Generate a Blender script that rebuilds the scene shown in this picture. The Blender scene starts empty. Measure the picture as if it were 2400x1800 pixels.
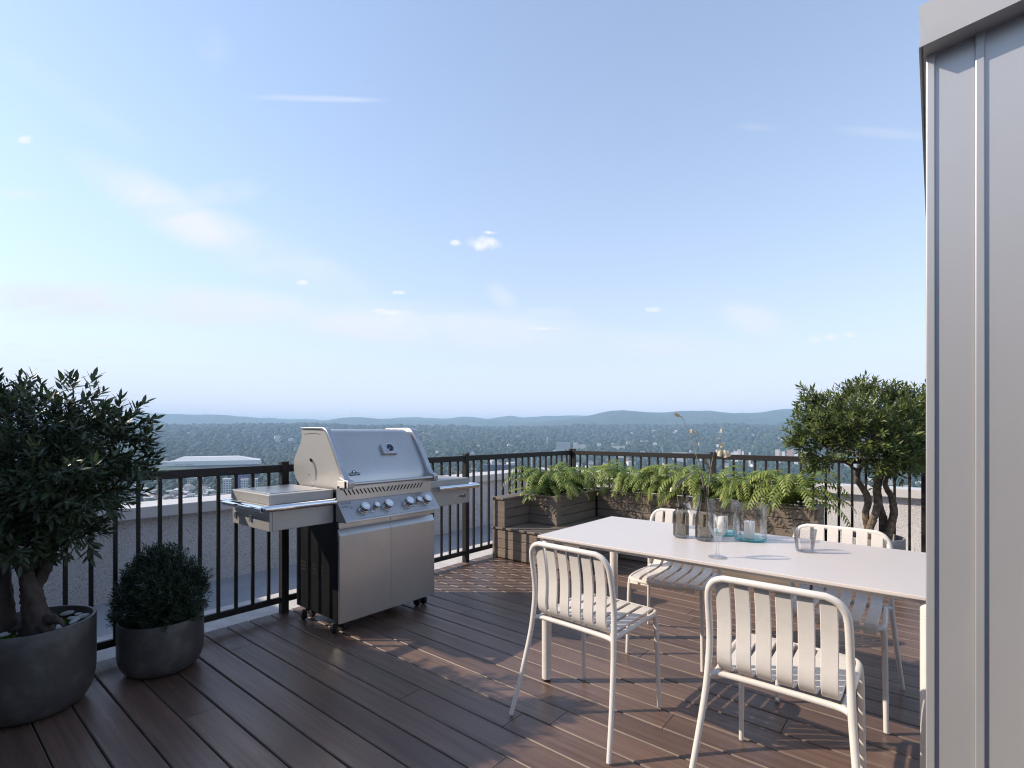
import bpy, math, random
import numpy as np
from mathutils import Vector, Matrix

random.seed(7)
RNG = np.random.default_rng(11)
R = math.radians
scene = bpy.context.scene
col = scene.collection

# ------------------------------------------------------------------ camera, sky, sun, exposure
YAW = R(39.52)                       # the deck is laid out along x (boards) and y (left railing)
CS, SN = math.cos(YAW), math.sin(YAW)
EYE = 1.265
cam_d = bpy.data.cameras.new('camera')
cam = bpy.data.objects.new('camera', cam_d)
col.objects.link(cam)
cam.location = (0, 0, EYE)
cam.rotation_euler = (R(90), 0, YAW)
cam_d.sensor_width = 36
cam_d.lens = 18
cam_d.shift_y = 114 / 2400
cam_d.clip_start = 0.05
cam_d.clip_end = 60000
scene.camera = cam

SUN_EL = R(34)
sun_dir = Vector((-0.7716 * math.cos(SUN_EL), -0.6361 * math.cos(SUN_EL), math.sin(SUN_EL)))
world = bpy.data.worlds.new('World')
scene.world = world
world.use_nodes = True
SKY_STRENGTH = 0.15
SUN_STRENGTH = 3.4

sun_l = bpy.data.lights.new('sun', 'SUN')
sun_l.energy = SUN_STRENGTH
sun_l.angle = R(0.5)
sun_l.color = (1.0, 0.88, 0.74)
sun = bpy.data.objects.new('sun', sun_l)
col.objects.link(sun)
sun.rotation_euler = (-sun_dir).to_track_quat('-Z', 'Y').to_euler()
sun.location = (-20, -16, 30)

vs = scene.view_settings
scene.display_settings.display_device = 'sRGB'
vs.view_transform = 'Standard'
vs.look = 'None'
vs.exposure = 0.75
vs.gamma = 1.0
vs.use_curve_mapping = False
scene.render.engine = 'CYCLES'
scene.cycles.use_denoising = True
scene.cycles.max_bounces = 10
scene.cycles.transparent_max_bounces = 24
scene.cycles.sample_clamp_indirect = 6.0
scene.cycles.volume_bounces = 0
scene.cycles.filter_width = 1.15


class NT:
    """small helper for wiring nodes"""
    def __init__(self, tree):
        self.t = tree
        self.t.nodes.clear()

    def n(self, kind, **kw):
        x = self.t.nodes.new(kind)
        for k, v in kw.items():
            setattr(x, k, v)
        return x

    def l(self, a, b):
        self.t.links.new(a, b)

    def put(self, sock, v):
        if hasattr(v, 'is_output'):
            self.l(v, sock)
        else:
            sock.default_value = v

    def math(self, op, a, b=0.0, c=None, clamp=False):
        x = self.n('ShaderNodeMath', operation=op, use_clamp=clamp)
        self.put(x.inputs[0], a)
        self.put(x.inputs[1], b)
        if c is not None:
            self.put(x.inputs[2], c)
        return x.outputs[0]

    def ramp(self, v, a, b, interp='SMOOTHSTEP', lo=0.0, hi=1.0):
        x = self.n('ShaderNodeMapRange', interpolation_type=interp)
        self.put(x.inputs['Value'], v)
        x.inputs['From Min'].default_value = a
        x.inputs['From Max'].default_value = b
        x.inputs['To Min'].default_value = lo
        x.inputs['To Max'].default_value = hi
        return x.outputs['Result']

    def mix(self, f, a, b, blend='MIX'):
        x = self.n('ShaderNodeMix', data_type='RGBA', blend_type=blend)
        self.put(x.inputs['Factor'], f)
        for sock, v in ((x.inputs['A'], a), (x.inputs['B'], b)):
            if isinstance(v, tuple) and len(v) == 3:
                v = (*v, 1)
            self.put(sock, v)
        return x.outputs['Result']

    def noise(self, vec, scale, detail=3.0, rough=0.5, dist=0.0):
        x = self.n('ShaderNodeTexNoise')
        if vec is not None:
            self.l(vec, x.inputs['Vector'])
        x.inputs['Scale'].default_value = scale
        x.inputs['Detail'].default_value = detail
        x.inputs['Roughness'].default_value = rough
        x.inputs['Distortion'].default_value = dist
        return x.outputs['Fac']


def build_sky():
    w = NT(world.node_tree)
    out = w.n('ShaderNodeOutputWorld')
    bg = w.n('ShaderNodeBackground')
    w.l(bg.outputs[0], out.inputs['Surface'])
    bg.inputs['Strength'].default_value = SKY_STRENGTH
    sky = w.n('ShaderNodeTexSky', sky_type='NISHITA')
    sky.sun_disc = False
    sky.sun_elevation = SUN_EL
    sky.sun_rotation = R(180 + 50.48)
    sky.altitude = 100
    sky.air_density = 1.2
    sky.dust_density = 0.5
    sky.ozone_density = 3.0
    tc = w.n('ShaderNodeTexCoord')
    rot = w.n('ShaderNodeVectorRotate', rotation_type='Z_AXIS')
    w.l(tc.outputs['Generated'], rot.inputs['Vector'])
    rot.inputs['Angle'].default_value = -YAW
    sep = w.n('ShaderNodeSeparateXYZ')
    w.l(rot.outputs[0], sep.inputs[0])
    fy = w.math('MAXIMUM', w.math('ABSOLUTE', sep.outputs['Y']), 0.02)
    X = w.math('DIVIDE', sep.outputs['X'], fy)
    Z = w.math('DIVIDE', sep.outputs['Z'], fy)
    vec = w.n('ShaderNodeCombineXYZ')
    w.l(X, vec.inputs[0])
    w.l(Z, vec.inputs[1])

    def blob(cx, cy, rx, ry, ang=0.0):
        dx = w.math('SUBTRACT', X, cx)
        dz = w.math('SUBTRACT', Z, cy)
        ca, sa = math.cos(ang), math.sin(ang)
        a = w.math('ADD', w.math('MULTIPLY', dx, ca / rx), w.math('MULTIPLY', dz, sa / rx))
        b = w.math('ADD', w.math('MULTIPLY', dx, -sa / ry), w.math('MULTIPLY', dz, ca / ry))
        r2 = w.math('ADD', w.math('MULTIPLY', a, a), w.math('MULTIPLY', b, b))
        return w.math('SUBTRACT', 1.0, r2)

    def deg(px, py):
        return (px - 1200) / 1200, (1014 - py) / 1200

    puffs = [(1135, 571, 48, 20), (1068, 570, 16, 9), (1148, 545, 18, 5), (915, 733, 66, 8), (890, 728, 34, 6),
             (60, 328, 22, 13), (255, 812, 34, 8), (285, 818, 28, 5), (712, 663, 20, 8), (935, 686, 24, 6),
             (1530, 725, 24, 9), (1908, 796, 26, 11), (1945, 790, 30, 9), (1990, 784, 20, 8), (1265, 770, 60, 4),
             (35, 808, 26, 5), (112, 845, 36, 6), (235, 838, 26, 4), (1495, 828, 16, 3)]
    P = None
    for (px, py, rx, ry) in puffs:
        b = blob(*deg(px, py), rx / 1200, ry / 1200)
        P = b if P is None else w.math('MAXIMUM', P, b)
    n1 = w.noise(vec.outputs[0], 46.0, 5.0, 0.62)
    P = w.math('MAXIMUM', P, -2.0)
    pm = w.math('ADD', P, w.math('MULTIPLY', w.math('SUBTRACT', n1, 0.50), 2.4))
    pm = w.ramp(pm, 0.0, 1.3)
    # thin cirrus: long soft streaks and veils
    wisps = [(740, 231, 190, 10, R(-1.5), 0.45), (420, 505, 330, 70, R(-28), 0.75), (520, 455, 120, 34, R(8), 0.5),
             (560, 560, 170, 60, R(-30), 0.55), (300, 715, 650, 62, R(-2), 0.95), (1000, 765, 620, 62, R(-4), 0.95),
             (1560, 812, 260, 38, R(-3), 0.9), (1770, 755, 110, 46, R(-18), 0.9), (2080, 312, 150, 16, R(-4), 0.30),
             (1775, 298, 60, 12, R(-4), 0.22), (500, 110, 50, 60, R(20), 0.2), (120, 200, 330, 40, R(-32), 0.22),
             (60, 455, 90, 16, 0, 0.5), (1180, 700, 60, 30, R(-40), 0.5), (1280, 735, 90, 24, 0, 0.5),
             (700, 620, 300, 60, R(-25), 0.45)]
    W = None
    for (px, py, rx, ry, a, s) in wisps:
        b = w.math('MULTIPLY', w.math('MAXIMUM', blob(*deg(px, py), rx / 1200, ry / 1200, a), 0.0), s)
        W = b if W is None else w.math('MAXIMUM', W, b)
    st = w.n('ShaderNodeMapping')
    w.l(vec.outputs[0], st.inputs[0])
    st.inputs['Scale'].default_value = (2.4, 10.0, 1.0)
    st.inputs['Rotation'].default_value = (0, 0, R(-10))
    n2 = w.noise(st.outputs[0], 1.0, 8.0, 0.62, 0.9)
    n3 = w.noise(vec.outputs[0], 4.0, 8.0, 0.65, 0.8)
    wm = w.math('MULTIPLY', w.math('POWER', W, 1.3), w.math('MULTIPLY', w.ramp(n2, 0.18, 0.72), w.ramp(n3, 0.12, 0.68)))
    wm = w.math('MULTIPLY', wm, 2.0, clamp=True)
    # thin high veil over the whole sky, thicker towards the horizon as its path grows
    el = w.math('MAXIMUM', sep.outputs['Z'], 0.02)
    veil = w.math('SUBTRACT', 1.0, w.math('POWER', 2.71828, w.math('DIVIDE', -0.15, el)))
    glow = w.math('ADD', 1.0, w.math('MULTIPLY', w.math('POWER', 2.71828, w.math('DIVIDE', el, -0.055)), 0.95))
    vc = w.n('ShaderNodeVectorMath', operation='SCALE')
    vc.inputs[0].default_value = (3.50, 3.52, 4.05)
    w.l(glow, vc.inputs['Scale'])
    skyc = w.mix(veil, sky.outputs[0], vc.outputs[0])
    skyc = w.mix(wm, skyc, (3.75, 3.9, 4.2))
    skyc = w.mix(w.math('MULTIPLY', pm, 0.92), skyc, (4.2, 4.2, 4.2))
    w.l(skyc, bg.inputs['Color'])


build_sky()

# ------------------------------------------------------------------ materials


def material(name):
    m = bpy.data.materials.new(name)
    m.use_nodes = True
    t = NT(m.node_tree)
    out = t.n('ShaderNodeOutputMaterial')
    return m, t, out


def M(name, c1, c2=None, sc=6.0, stretch=(1, 1, 1), detail=4.0, lo=0.35, hi=0.65, rough=0.5, rough2=None, metal=0.0,
      bump=0.0, bsc=60.0, bstretch=(1, 1, 1), bdetail=2.0, vary=0.0, speck=None, spec=0.5, coat=0.0, aniso=0.0, world_co=False):
    m, t, out = material(name)
    p = t.n('ShaderNodeBsdfPrincipled')
    t.l(p.outputs[0], out.inputs['Surface'])
    tc = t.n('ShaderNodeTexCoord')
    oi = t.n('ShaderNodeObjectInfo')
    if world_co:
        geo = t.n('ShaderNodeNewGeometry')
        base = geo.outputs['Position']
    else:
        off = t.n('ShaderNodeVectorMath', operation='ADD')
        rv = t.n('ShaderNodeCombineXYZ')
        for i, k in enumerate((37.0, 91.0, 53.0)):
            t.l(t.math('MULTIPLY', oi.outputs['Random'], k), rv.inputs[i])
        t.l(tc.outputs['Object'], off.inputs[0])
        t.l(rv.outputs[0], off.inputs[1])
        base = off.outputs[0]
    mp = t.n('ShaderNodeMapping')
    t.l(base, mp.inputs[0])
    mp.inputs['Scale'].default_value = stretch
    nz = t.noise(mp.outputs[0], sc, detail, 0.6)
    f = t.ramp(nz, lo, hi)
    c = t.mix(f, c1, c2 if c2 else c1)
    if speck:
        (sc_s, amt, cs) = speck
        ns = t.noise(base, sc_s, 1.0, 0.5)
        c = t.mix(t.math('MULTIPLY', t.ramp(ns, 0.55, 0.68), amt), c, cs)
        nd = t.noise(base, sc_s * 0.8, 1.0, 0.5)
        c = t.mix(t.math('MULTIPLY', t.math('SUBTRACT', 1.0, t.ramp(nd, 0.30, 0.42)), amt * 0.8), c, tuple(x * 0.45 for x in c1))
    if vary:
        hv = t.n('ShaderNodeHueSaturation')
        t.l(t.math('ADD', t.math('MULTIPLY', oi.outputs['Random'], 2 * vary), 1.0 - vary), hv.inputs['Value'])
        t.l(c, hv.inputs['Color'])
        c = hv.outputs[0]
    t.l(c, p.inputs['Base Color'])
    p.inputs['Metallic'].default_value = metal
    p.inputs['Specular IOR Level'].default_value = spec
    if rough2 is None:
        p.inputs['Roughness'].default_value = rough
    else:
        t.l(t.ramp(nz, lo, hi, 'LINEAR', rough, rough2), p.inputs['Roughness'])
    p.inputs['Coat Weight'].default_value = coat
    p.inputs['Anisotropic'].default_value = aniso
    if bump:
        bm_ = t.n('ShaderNodeMapping')
        t.l(base, bm_.inputs[0])
        bm_.inputs['Scale'].default_value = bstretch
        nb = t.noise(bm_.outputs[0], bsc, bdetail, 0.55)
        b = t.n('ShaderNodeBump')
        b.inputs['Strength'].default_value = bump
        b.inputs['Distance'].default_value = 0.01
        t.l(nb, b.inputs['Height'])
        t.l(b.outputs[0], p.inputs['Normal'])
    return m


def leaf_mat(name, ca, cb, cc, rough=0.45, trans=0.25, attr='tone'):
    m, t, out = material(name)
    a = t.n('ShaderNodeAttribute', attribute_name=attr)
    oi = t.n('ShaderNodeObjectInfo')
    v = t.math('ADD', a.outputs['Fac'], t.math('MULTIPLY', t.math('SUBTRACT', oi.outputs['Random'], 0.5), 0.3))
    c = t.mix(t.ramp(v, 0.0, 0.55, 'LINEAR'), ca, cb)
    c = t.mix(t.ramp(v, 0.6, 1.0, 'LINEAR'), c, cc)
    p = t.n('ShaderNodeBsdfPrincipled')
    t.l(c, p.inputs['Base Color'])
    p.inputs['Roughness'].default_value = rough
    p.inputs['Specular IOR Level'].default_value = 0.45
    tr = t.n('ShaderNodeBsdfTranslucent')
    t.l(c, tr.inputs['Color'])
    mx = t.n('ShaderNodeMixShader')
    mx.inputs[0].default_value = trans
    t.l(p.outputs[0], mx.inputs[1])
    t.l(tr.outputs[0], mx.inputs[2])
    t.l(mx.outputs[0], out.inputs['Surface'])
    return m


def thin_glass(name, tint, refl=1.0, edge=(0.55, 0.6, 0.6)):
    m, t, out = material(name)
    lw = t.n('ShaderNodeLayerWeight')
    lw.inputs['Blend'].default_value = 0.35
    tr = t.n('ShaderNodeBsdfTransparent')
    t.l(t.mix(t.ramp(lw.outputs['Facing'], 0.55, 1.0), tint, edge), tr.inputs['Color'])
    gl = t.n('ShaderNodeBsdfGlossy')
    gl.inputs['Roughness'].default_value = 0.02
    mx = t.n('ShaderNodeMixShader')
    t.l(t.math('MULTIPLY', lw.outputs['Fresnel'], 0.55 * refl, clamp=True), mx.inputs[0])
    t.l(tr.outputs[0], mx.inputs[1])
    t.l(gl.outputs[0], mx.inputs[2])
    t.l(mx.outputs[0], out.inputs['Surface'])
    return m


MAT = dict(
    deck=M('composite_decking', (0.168, 0.103, 0.076), (0.108, 0.065, 0.048), sc=7, stretch=(0.5, 6, 6), rough=0.27, rough2=0.40,
           bump=0.10, bsc=60, bstretch=(0.25, 6, 6), vary=0.22, lo=0.3, hi=0.72, spec=0.6),
    deck_edge=M('decking_sunlit_edge', (0.20, 0.15, 0.12), (0.15, 0.11, 0.09), sc=20, rough=0.55),  # lighter than the boards: sunlight on the groove edges put into the colour
    under=M('deck_substructure', (0.02, 0.018, 0.016), rough=0.9),
    rail=M('bronze_powder_coat', (0.026, 0.022, 0.020), (0.022, 0.019, 0.018), sc=60, rough=0.5, bump=0.03, bsc=400, spec=0.3),
    stucco=M('granite_stucco', (0.58, 0.54, 0.52), (0.50, 0.47, 0.45), sc=3, rough=0.85, bump=0.35, bsc=150, speck=(110, 0.9, (0.78, 0.76, 0.75))),
    coping=M('coping_metal', (0.60, 0.56, 0.53), (0.55, 0.515, 0.49), sc=2.5, rough=0.45),
    kerb=M('light_concrete', (0.62, 0.58, 0.55), (0.52, 0.49, 0.465), sc=9, rough=0.85, bump=0.2, bsc=120, speck=(160, 0.25, (0.7, 0.68, 0.66))),
    roof=M('roof_membrane', (0.38, 0.38, 0.39), (0.31, 0.31, 0.325), sc=1.6, rough=0.8, bump=0.15, bsc=90),
    concrete=M('tower_concrete', (0.42, 0.40, 0.38), (0.36, 0.35, 0.34), sc=0.4, rough=0.85),
    steel=M('brushed_steel', (0.54, 0.52, 0.50), (0.49, 0.475, 0.46), sc=3, stretch=(1, 1, 1), rough=0.30, rough2=0.38, metal=1.0,
            bump=0.015, bsc=30, bstretch=(20, 1, 20)),
    steel_side=M('satin_steel', (0.42, 0.405, 0.385), (0.39, 0.375, 0.355), sc=2.5, rough=0.42, rough2=0.5, metal=0.45),
    chrome=M('polished_chrome', (0.86, 0.86, 0.86), rough=0.05, metal=1.0),
    cast=M('cast_aluminium_grey', (0.52, 0.52, 0.53), (0.47, 0.47, 0.48), sc=30, rough=0.33, metal=0.9),
    black=M('black_enamel', (0.006, 0.006, 0.006), (0.009, 0.009, 0.009), sc=5, rough=0.5, spec=0.2),
    hole=M('dark_opening', (0.004, 0.004, 0.004), rough=0.9),
    rubber=M('black_rubber', (0.016, 0.016, 0.017), rough=0.65),
    badge=M('badge_black', (0.006, 0.006, 0.010), rough=0.3),
    ink=M('printed_ink', (0.10, 0.115, 0.16), rough=0.6),
    letter=M('badge_lettering', (0.72, 0.72, 0.74), rough=0.3, metal=0.9),
    dial=M('dial_face', (0.012, 0.016, 0.035), rough=0.25),
    white=M('offwhite_powder_coat', (0.74, 0.685, 0.625), (0.715, 0.66, 0.60), sc=40, rough=0.38, bump=0.02, bsc=500),
    table=M('offwhite_table_top', (0.63, 0.565, 0.52), (0.615, 0.55, 0.505), sc=2, rough=0.36, bump=0.01, bsc=400),
    plank=M('grey_brown_composite', (0.225, 0.178, 0.138), (0.172, 0.135, 0.104), sc=6, stretch=(0.6, 0.6, 7), rough=0.55, bump=0.12,
            bsc=40, bstretch=(0.5, 0.5, 6), vary=0.10),
    soil=M('dark_soil', (0.018, 0.013, 0.010), (0.03, 0.022, 0.016), sc=40, rough=0.95, bump=0.8, bsc=90),
    pot=M('dark_fibre_concrete', (0.060, 0.055, 0.053), (0.120, 0.110, 0.103), sc=7, detail=8, lo=0.46, hi=0.72, rough=0.42, rough2=0.6, bump=0.08, bsc=70),
    pot_light=M('grey_fibre_concrete', (0.22, 0.205, 0.195), (0.30, 0.28, 0.265), sc=6, detail=8, rough=0.6),
    bark=M('dark_bark', (0.075, 0.055, 0.044), (0.034, 0.025, 0.021), sc=14, stretch=(1, 1, 0.35), detail=7, rough=0.85, bump=0.9, bsc=34, bstretch=(1, 1, 0.4), bdetail=6),
    bark2=M('warm_rough_bark', (0.20, 0.145, 0.098), (0.085, 0.060, 0.042), sc=30, detail=7, rough=0.9, bump=1.0, bsc=70, bdetail=5),
    pebble=M('white_pebble', (0.62, 0.63, 0.64), (0.50, 0.51, 0.53), sc=14, rough=0.55, vary=0.1),
    clad=M('grey_metal_cladding', (0.54, 0.53, 0.53), (0.44, 0.432, 0.435), sc=1.3, stretch=(1, 1, 0.55), detail=4, lo=0.3, hi=0.7, rough=0.30, rough2=0.46, metal=0.45, bump=0.35, bsc=1.6, bdetail=1.0),
    fascia=M('grey_trim', (0.44, 0.435, 0.43), (0.40, 0.395, 0.39), sc=1.5, rough=0.45, metal=0.2),
    wax=M('candle_wax', (0.80, 0.775, 0.74), rough=0.45),
    wick=M('burnt_wick', (0.02, 0.016, 0.012), rough=0.9),
    stem=M('dried_stem', (0.42, 0.35, 0.23), (0.30, 0.25, 0.16), sc=40, rough=0.8),
    pod=M('papery_seed_bell', (0.72, 0.62, 0.43), (0.58, 0.49, 0.32), sc=30, rough=0.8),
    sage=M('dry_grey_leaf', (0.20, 0.20, 0.14), (0.14, 0.145, 0.10), sc=30, rough=0.7),
)
MAT['leaf_dark'] = leaf_mat('dark_olive_leaf', (0.028, 0.046, 0.020), (0.058, 0.084, 0.036), (0.120, 0.135, 0.050), rough=0.34, trans=0.25)
MAT['leaf_bush'] = leaf_mat('small_dark_leaf', (0.017, 0.036, 0.019), (0.038, 0.064, 0.032), (0.066, 0.095, 0.040), rough=0.42, trans=0.15)
MAT['leaf_tree'] = leaf_mat('glossy_green_leaf', (0.060, 0.090, 0.028), (0.155, 0.190, 0.055), (0.290, 0.315, 0.105), rough=0.34, trans=0.33)
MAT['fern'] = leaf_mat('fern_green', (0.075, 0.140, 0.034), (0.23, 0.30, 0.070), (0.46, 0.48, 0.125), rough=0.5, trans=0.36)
MAT['moss'] = leaf_mat('moss_green', (0.045, 0.090, 0.016), (0.075, 0.135, 0.022), (0.11, 0.17, 0.03), rough=0.8, trans=0.2)
MAT['glass_clear'] = thin_glass('thin_clear_glass', (0.985, 0.988, 0.99), 1.0, (0.84, 0.87, 0.90))
MAT['glass_teal'] = thin_glass('teal_glass_base', (0.66, 0.92, 0.93), 1.0, (0.30, 0.70, 0.73))
MAT['glass_smoke'] = thin_glass('smoke_glass', (0.72, 0.71, 0.685), 1.0, (0.42, 0.42, 0.42))
MAT['glass_seed'] = thin_glass('seeded_glass', (0.965, 0.965, 0.975), 1.3, (0.78, 0.80, 0.84))
MAT['glass_dark'] = M('window_glass_far', (0.05, 0.07, 0.11), rough=0.15)


# ------------------------------------------------------------------ mesh helper
class MB:
    def __init__(self):
        self.v, self.f, self.m, self.tone = [], [], [], None

    def add(self, vs_, fs_, mi=0):
        o = len(self.v)
        self.v += [tuple(p) for p in vs_]
        self.f += [tuple(i + o for i in f) for f in fs_]
        self.m += [mi] * len(fs_)
        return self

    def box(self, x0, x1, y0, y1, z0, z1, mi=0):
        return self.add([(x0, y0, z0), (x1, y0, z0), (x1, y1, z0), (x0, y1, z0), (x0, y0, z1), (x1, y0, z1), (x1, y1, z1), (x0, y1, z1)],
                        [(0, 3, 2, 1), (4, 5, 6, 7), (0, 1, 5, 4), (1, 2, 6, 5), (2, 3, 7, 6), (3, 0, 4, 7)], mi)

    def prism(self, poly, axis, a0, a1, mi=0):
        n = len(poly)
        def P(p, a):
            return {'x': (a, p[0], p[1]), 'y': (p[0], a, p[1]), 'z': (p[0], p[1], a)}[axis]
        vs_ = [P(p, a0) for p in poly] + [P(p, a1) for p in poly]
        fs_ = [tuple(range(n))[::-1], tuple(range(n, 2 * n))] + [(i, (i + 1) % n, n + (i + 1) % n, n + i) for i in range(n)]
        return self.add(vs_, fs_, mi)

    def tube(self, path, r, n=10, cap=True, mi=0, closed=False):
        P = [Vector(p) for p in path]
        k = len(P)
        rs = [r] * k if not hasattr(r, '__len__') else list(r)
        if closed:
            tang = [(P[(i + 1) % k] - P[i - 1]).normalized() for i in range(k)]
        else:
            tang = [((P[min(i + 1, k - 1)] - P[max(i - 1, 0)])).normalized() for i in range(k)]
        a = Vector((0, 0, 1)) if abs(tang[0].z) < 0.9 else Vector((1, 0, 0))
        u = (a - tang[0] * a.dot(tang[0])).normalized()
        vs_ = []
        for i in range(k):
            if i:
                u = (u - tang[i] * u.dot(tang[i]))
                u = u.normalized() if u.length > 1e-6 else Vector((1, 0, 0))
            w = tang[i].cross(u)
            for j in range(n):
                t = 2 * math.pi * j / n
                vs_.append(P[i] + (u * math.cos(t) + w * math.sin(t)) * rs[i])
        fs_ = []
        for i in range(k if closed else k - 1):
            for j in range(n):
                b = ((i + 1) % k) * n
                fs_.append((i * n + j, i * n + (j + 1) % n, b + (j + 1) % n, b + j))
        if cap and not closed:
            fs_.append(tuple(range(n))[::-1])
            fs_.append(tuple(range((k - 1) * n, k * n)))
        return self.add(vs_, fs_, mi)

    def lathe(self, prof, n=32, c=(0, 0, 0), mi=0):
        vs_, fs_ = [], []
        rows = []
        for (r, z) in prof:
            if r < 1e-6:
                rows.append([len(vs_)])
                vs_.append((c[0], c[1], c[2] + z))
            else:
                rows.append(list(range(len(vs_), len(vs_) + n)))
                vs_ += [(c[0] + r * math.cos(2 * math.pi * j / n), c[1] + r * math.sin(2 * math.pi * j / n), c[2] + z) for j in range(n)]
        for a, b in zip(rows, rows[1:]):
            for j in range(n):
                q = []
                for i in (a[j % len(a)], a[(j + 1) % len(a)], b[(j + 1) % len(b)], b[j % len(b)]):
                    if i not in q:
                        q.append(i)
                if len(q) > 2:
                    fs_.append(tuple(q))
        return self.add(vs_, fs_, mi)

    def build(self, name, mats, parent=None, loc=None, world=True, smooth=None, bevel=0.0, seg=2):
        me = bpy.data.meshes.new(name)
        v = self.v
        if parent is not None and world:
            o = ORG.get(parent.name, (0, 0, 0))
            v = [(p[0] - o[0], p[1] - o[1], p[2] - o[2]) for p in v]
        elif parent is None and loc is not None and world:
            v = [(p[0] - loc[0], p[1] - loc[1], p[2] - loc[2]) for p in v]
        me.from_pydata(v, [], self.f)
        for m in (mats if isinstance(mats, (list, tuple)) else [mats]):
            me.materials.append(MAT[m] if isinstance(m, str) else m)
        if any(self.m):
            me.polygons.foreach_set('material_index', self.m)
        if self.tone is not None:
            at = me.attributes.new('tone', 'FLOAT', 'POINT')
            at.data.foreach_set('value', self.tone)
        if smooth:
            me.polygons.foreach_set('use_smooth', [True] * len(self.f))
            me.set_sharp_from_angle(angle=R(smooth))
        me.update()
        ob = bpy.data.objects.new(name, me)
        col.objects.link(ob)
        if parent is not None:
            ob.parent = parent
            ORG[ob.name] = ORG.get(parent.name, (0, 0, 0))
            if loc is not None and not world:
                ob.location = loc
        elif loc is not None:
            ob.location = loc
            ORG[ob.name] = tuple(loc)
        if bevel:
            b = ob.modifiers.new('bevel', 'BEVEL')
            b.width = bevel
            b.segments = seg
            b.limit_method = 'ANGLE'
            b.angle_limit = R(35)
        return ob


ORG = {}


def tag(o, label=None, cat=None, group=None, kind=None):
    if label:
        o['label'] = label
    if cat:
        o['category'] = cat
    if group:
        o['group'] = group
    if kind:
        o['kind'] = kind
    return o


def thing(name, label, cat, loc=(0, 0, 0), rz=0.0, group=None):
    o = bpy.data.objects.new(name, None)
    o.empty_display_size = 0.1
    col.objects.link(o)
    o.location = loc
    o.rotation_euler = (0, 0, rz)
    ORG[o.name] = tuple(loc)
    return tag(o, label, cat, group)


def inst(src, parent=None, loc=None, rot=None, scale=None):
    c = src.copy()
    col.objects.link(c)
    if parent is not None:
        c.parent = parent
    if loc is not None:
        c.location = loc
    if rot is not None:
        c.rotation_euler = rot
    if scale is not None:
        c.scale = scale if hasattr(scale, '__len__') else (scale,) * 3
    return c


def copy_tree(o, parent=None):
    c = o.copy()
    col.objects.link(c)
    if parent is not None:
        c.parent = parent
    for ch in list(o.children):
        copy_tree(ch, c)
    return c


def raw_mesh(name, verts, faces_flat, loop_total, mats, tone=None, smooth=False):
    """fast mesh from numpy: verts (n,3), flat loop indices, loops per face"""
    me = bpy.data.meshes.new(name)
    me.vertices.add(len(verts))
    me.vertices.foreach_set('co', np.asarray(verts, np.float32).ravel())
    me.loops.add(len(faces_flat))
    me.loops.foreach_set('vertex_index', np.asarray(faces_flat, np.int32))
    nf = len(faces_flat) // loop_total
    me.polygons.add(nf)
    me.polygons.foreach_set('loop_start', np.arange(nf, dtype=np.int32) * loop_total)
    me.update(calc_edges=True)
    me.validate()
    for m in mats:
        me.materials.append(MAT[m] if isinstance(m, str) else m)
    if tone is not None:
        at = me.attributes.new('tone', 'FLOAT', 'POINT')
        at.data.foreach_set('value', np.asarray(tone, np.float32))
    if smooth:
        me.polygons.foreach_set('use_smooth', np.ones(nf, bool))
    return me


def arc(cx, cy, r, a0, a1, n):
    return [(cx + r * math.cos(R(a0 + (a1 - a0) * i / n)), cy + r * math.sin(R(a0 + (a1 - a0) * i / n))) for i in range(n + 1)]


def smooth_path(pts, per=6):
    """Catmull-Rom through points"""
    P = [Vector(p) for p in pts]
    out = []
    for i in range(len(P) - 1):
        p0, p1, p2, p3 = P[max(i - 1, 0)], P[i], P[i + 1], P[min(i + 2, len(P) - 1)]
        for j in range(per):
            t = j / per
            out.append(0.5 * ((2 * p1) + (p2 - p0) * t + (2 * p0 - 5 * p1 + 4 * p2 - p3) * t * t + (3 * p1 - p0 - 3 * p2 + p3) * t ** 3))
    out.append(P[-1])
    return out


def along(x, y, z=None):
    """a point given as metres right of / ahead of the viewpoint, in deck axes"""
    p = (x * CS - y * SN, x * SN + y * CS)
    return p if z is None else (*p, z)


def text_mesh(body, size, extrude=0.0006):
    c = bpy.data.curves.new('lettering', 'FONT')
    c.body = body
    c.size = size
    c.extrude = extrude
    c.align_x = 'CENTER'
    c.align_y = 'CENTER'
    c.resolution_u = 2
    o = bpy.data.objects.new('lettering', c)
    col.objects.link(o)
    dg = bpy.context.evaluated_depsgraph_get()
    me = bpy.data.meshes.new_from_object(o.evaluated_get(dg))
    bpy.data.objects.remove(o)
    bpy.data.curves.remove(c)
    return me


def lettering(name, body, size, mat, parent, loc, xdir, ydir, stretch=1.0):
    me = text_mesh(body, size)
    me.materials.clear()
    me.materials.append(MAT[mat])
    o = bpy.data.objects.new(name, me)
    col.objects.link(o)
    o.parent = parent
    x, y = Vector(xdir).normalized(), Vector(ydir).normalized()
    z = x.cross(y)
    org = ORG.get(parent.name, (0, 0, 0))
    m = Matrix((x * stretch, y, z)).transposed().to_4x4()
    m.translation = Vector(loc) - Vector(org)
    o.matrix_basis = m
    return o


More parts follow.
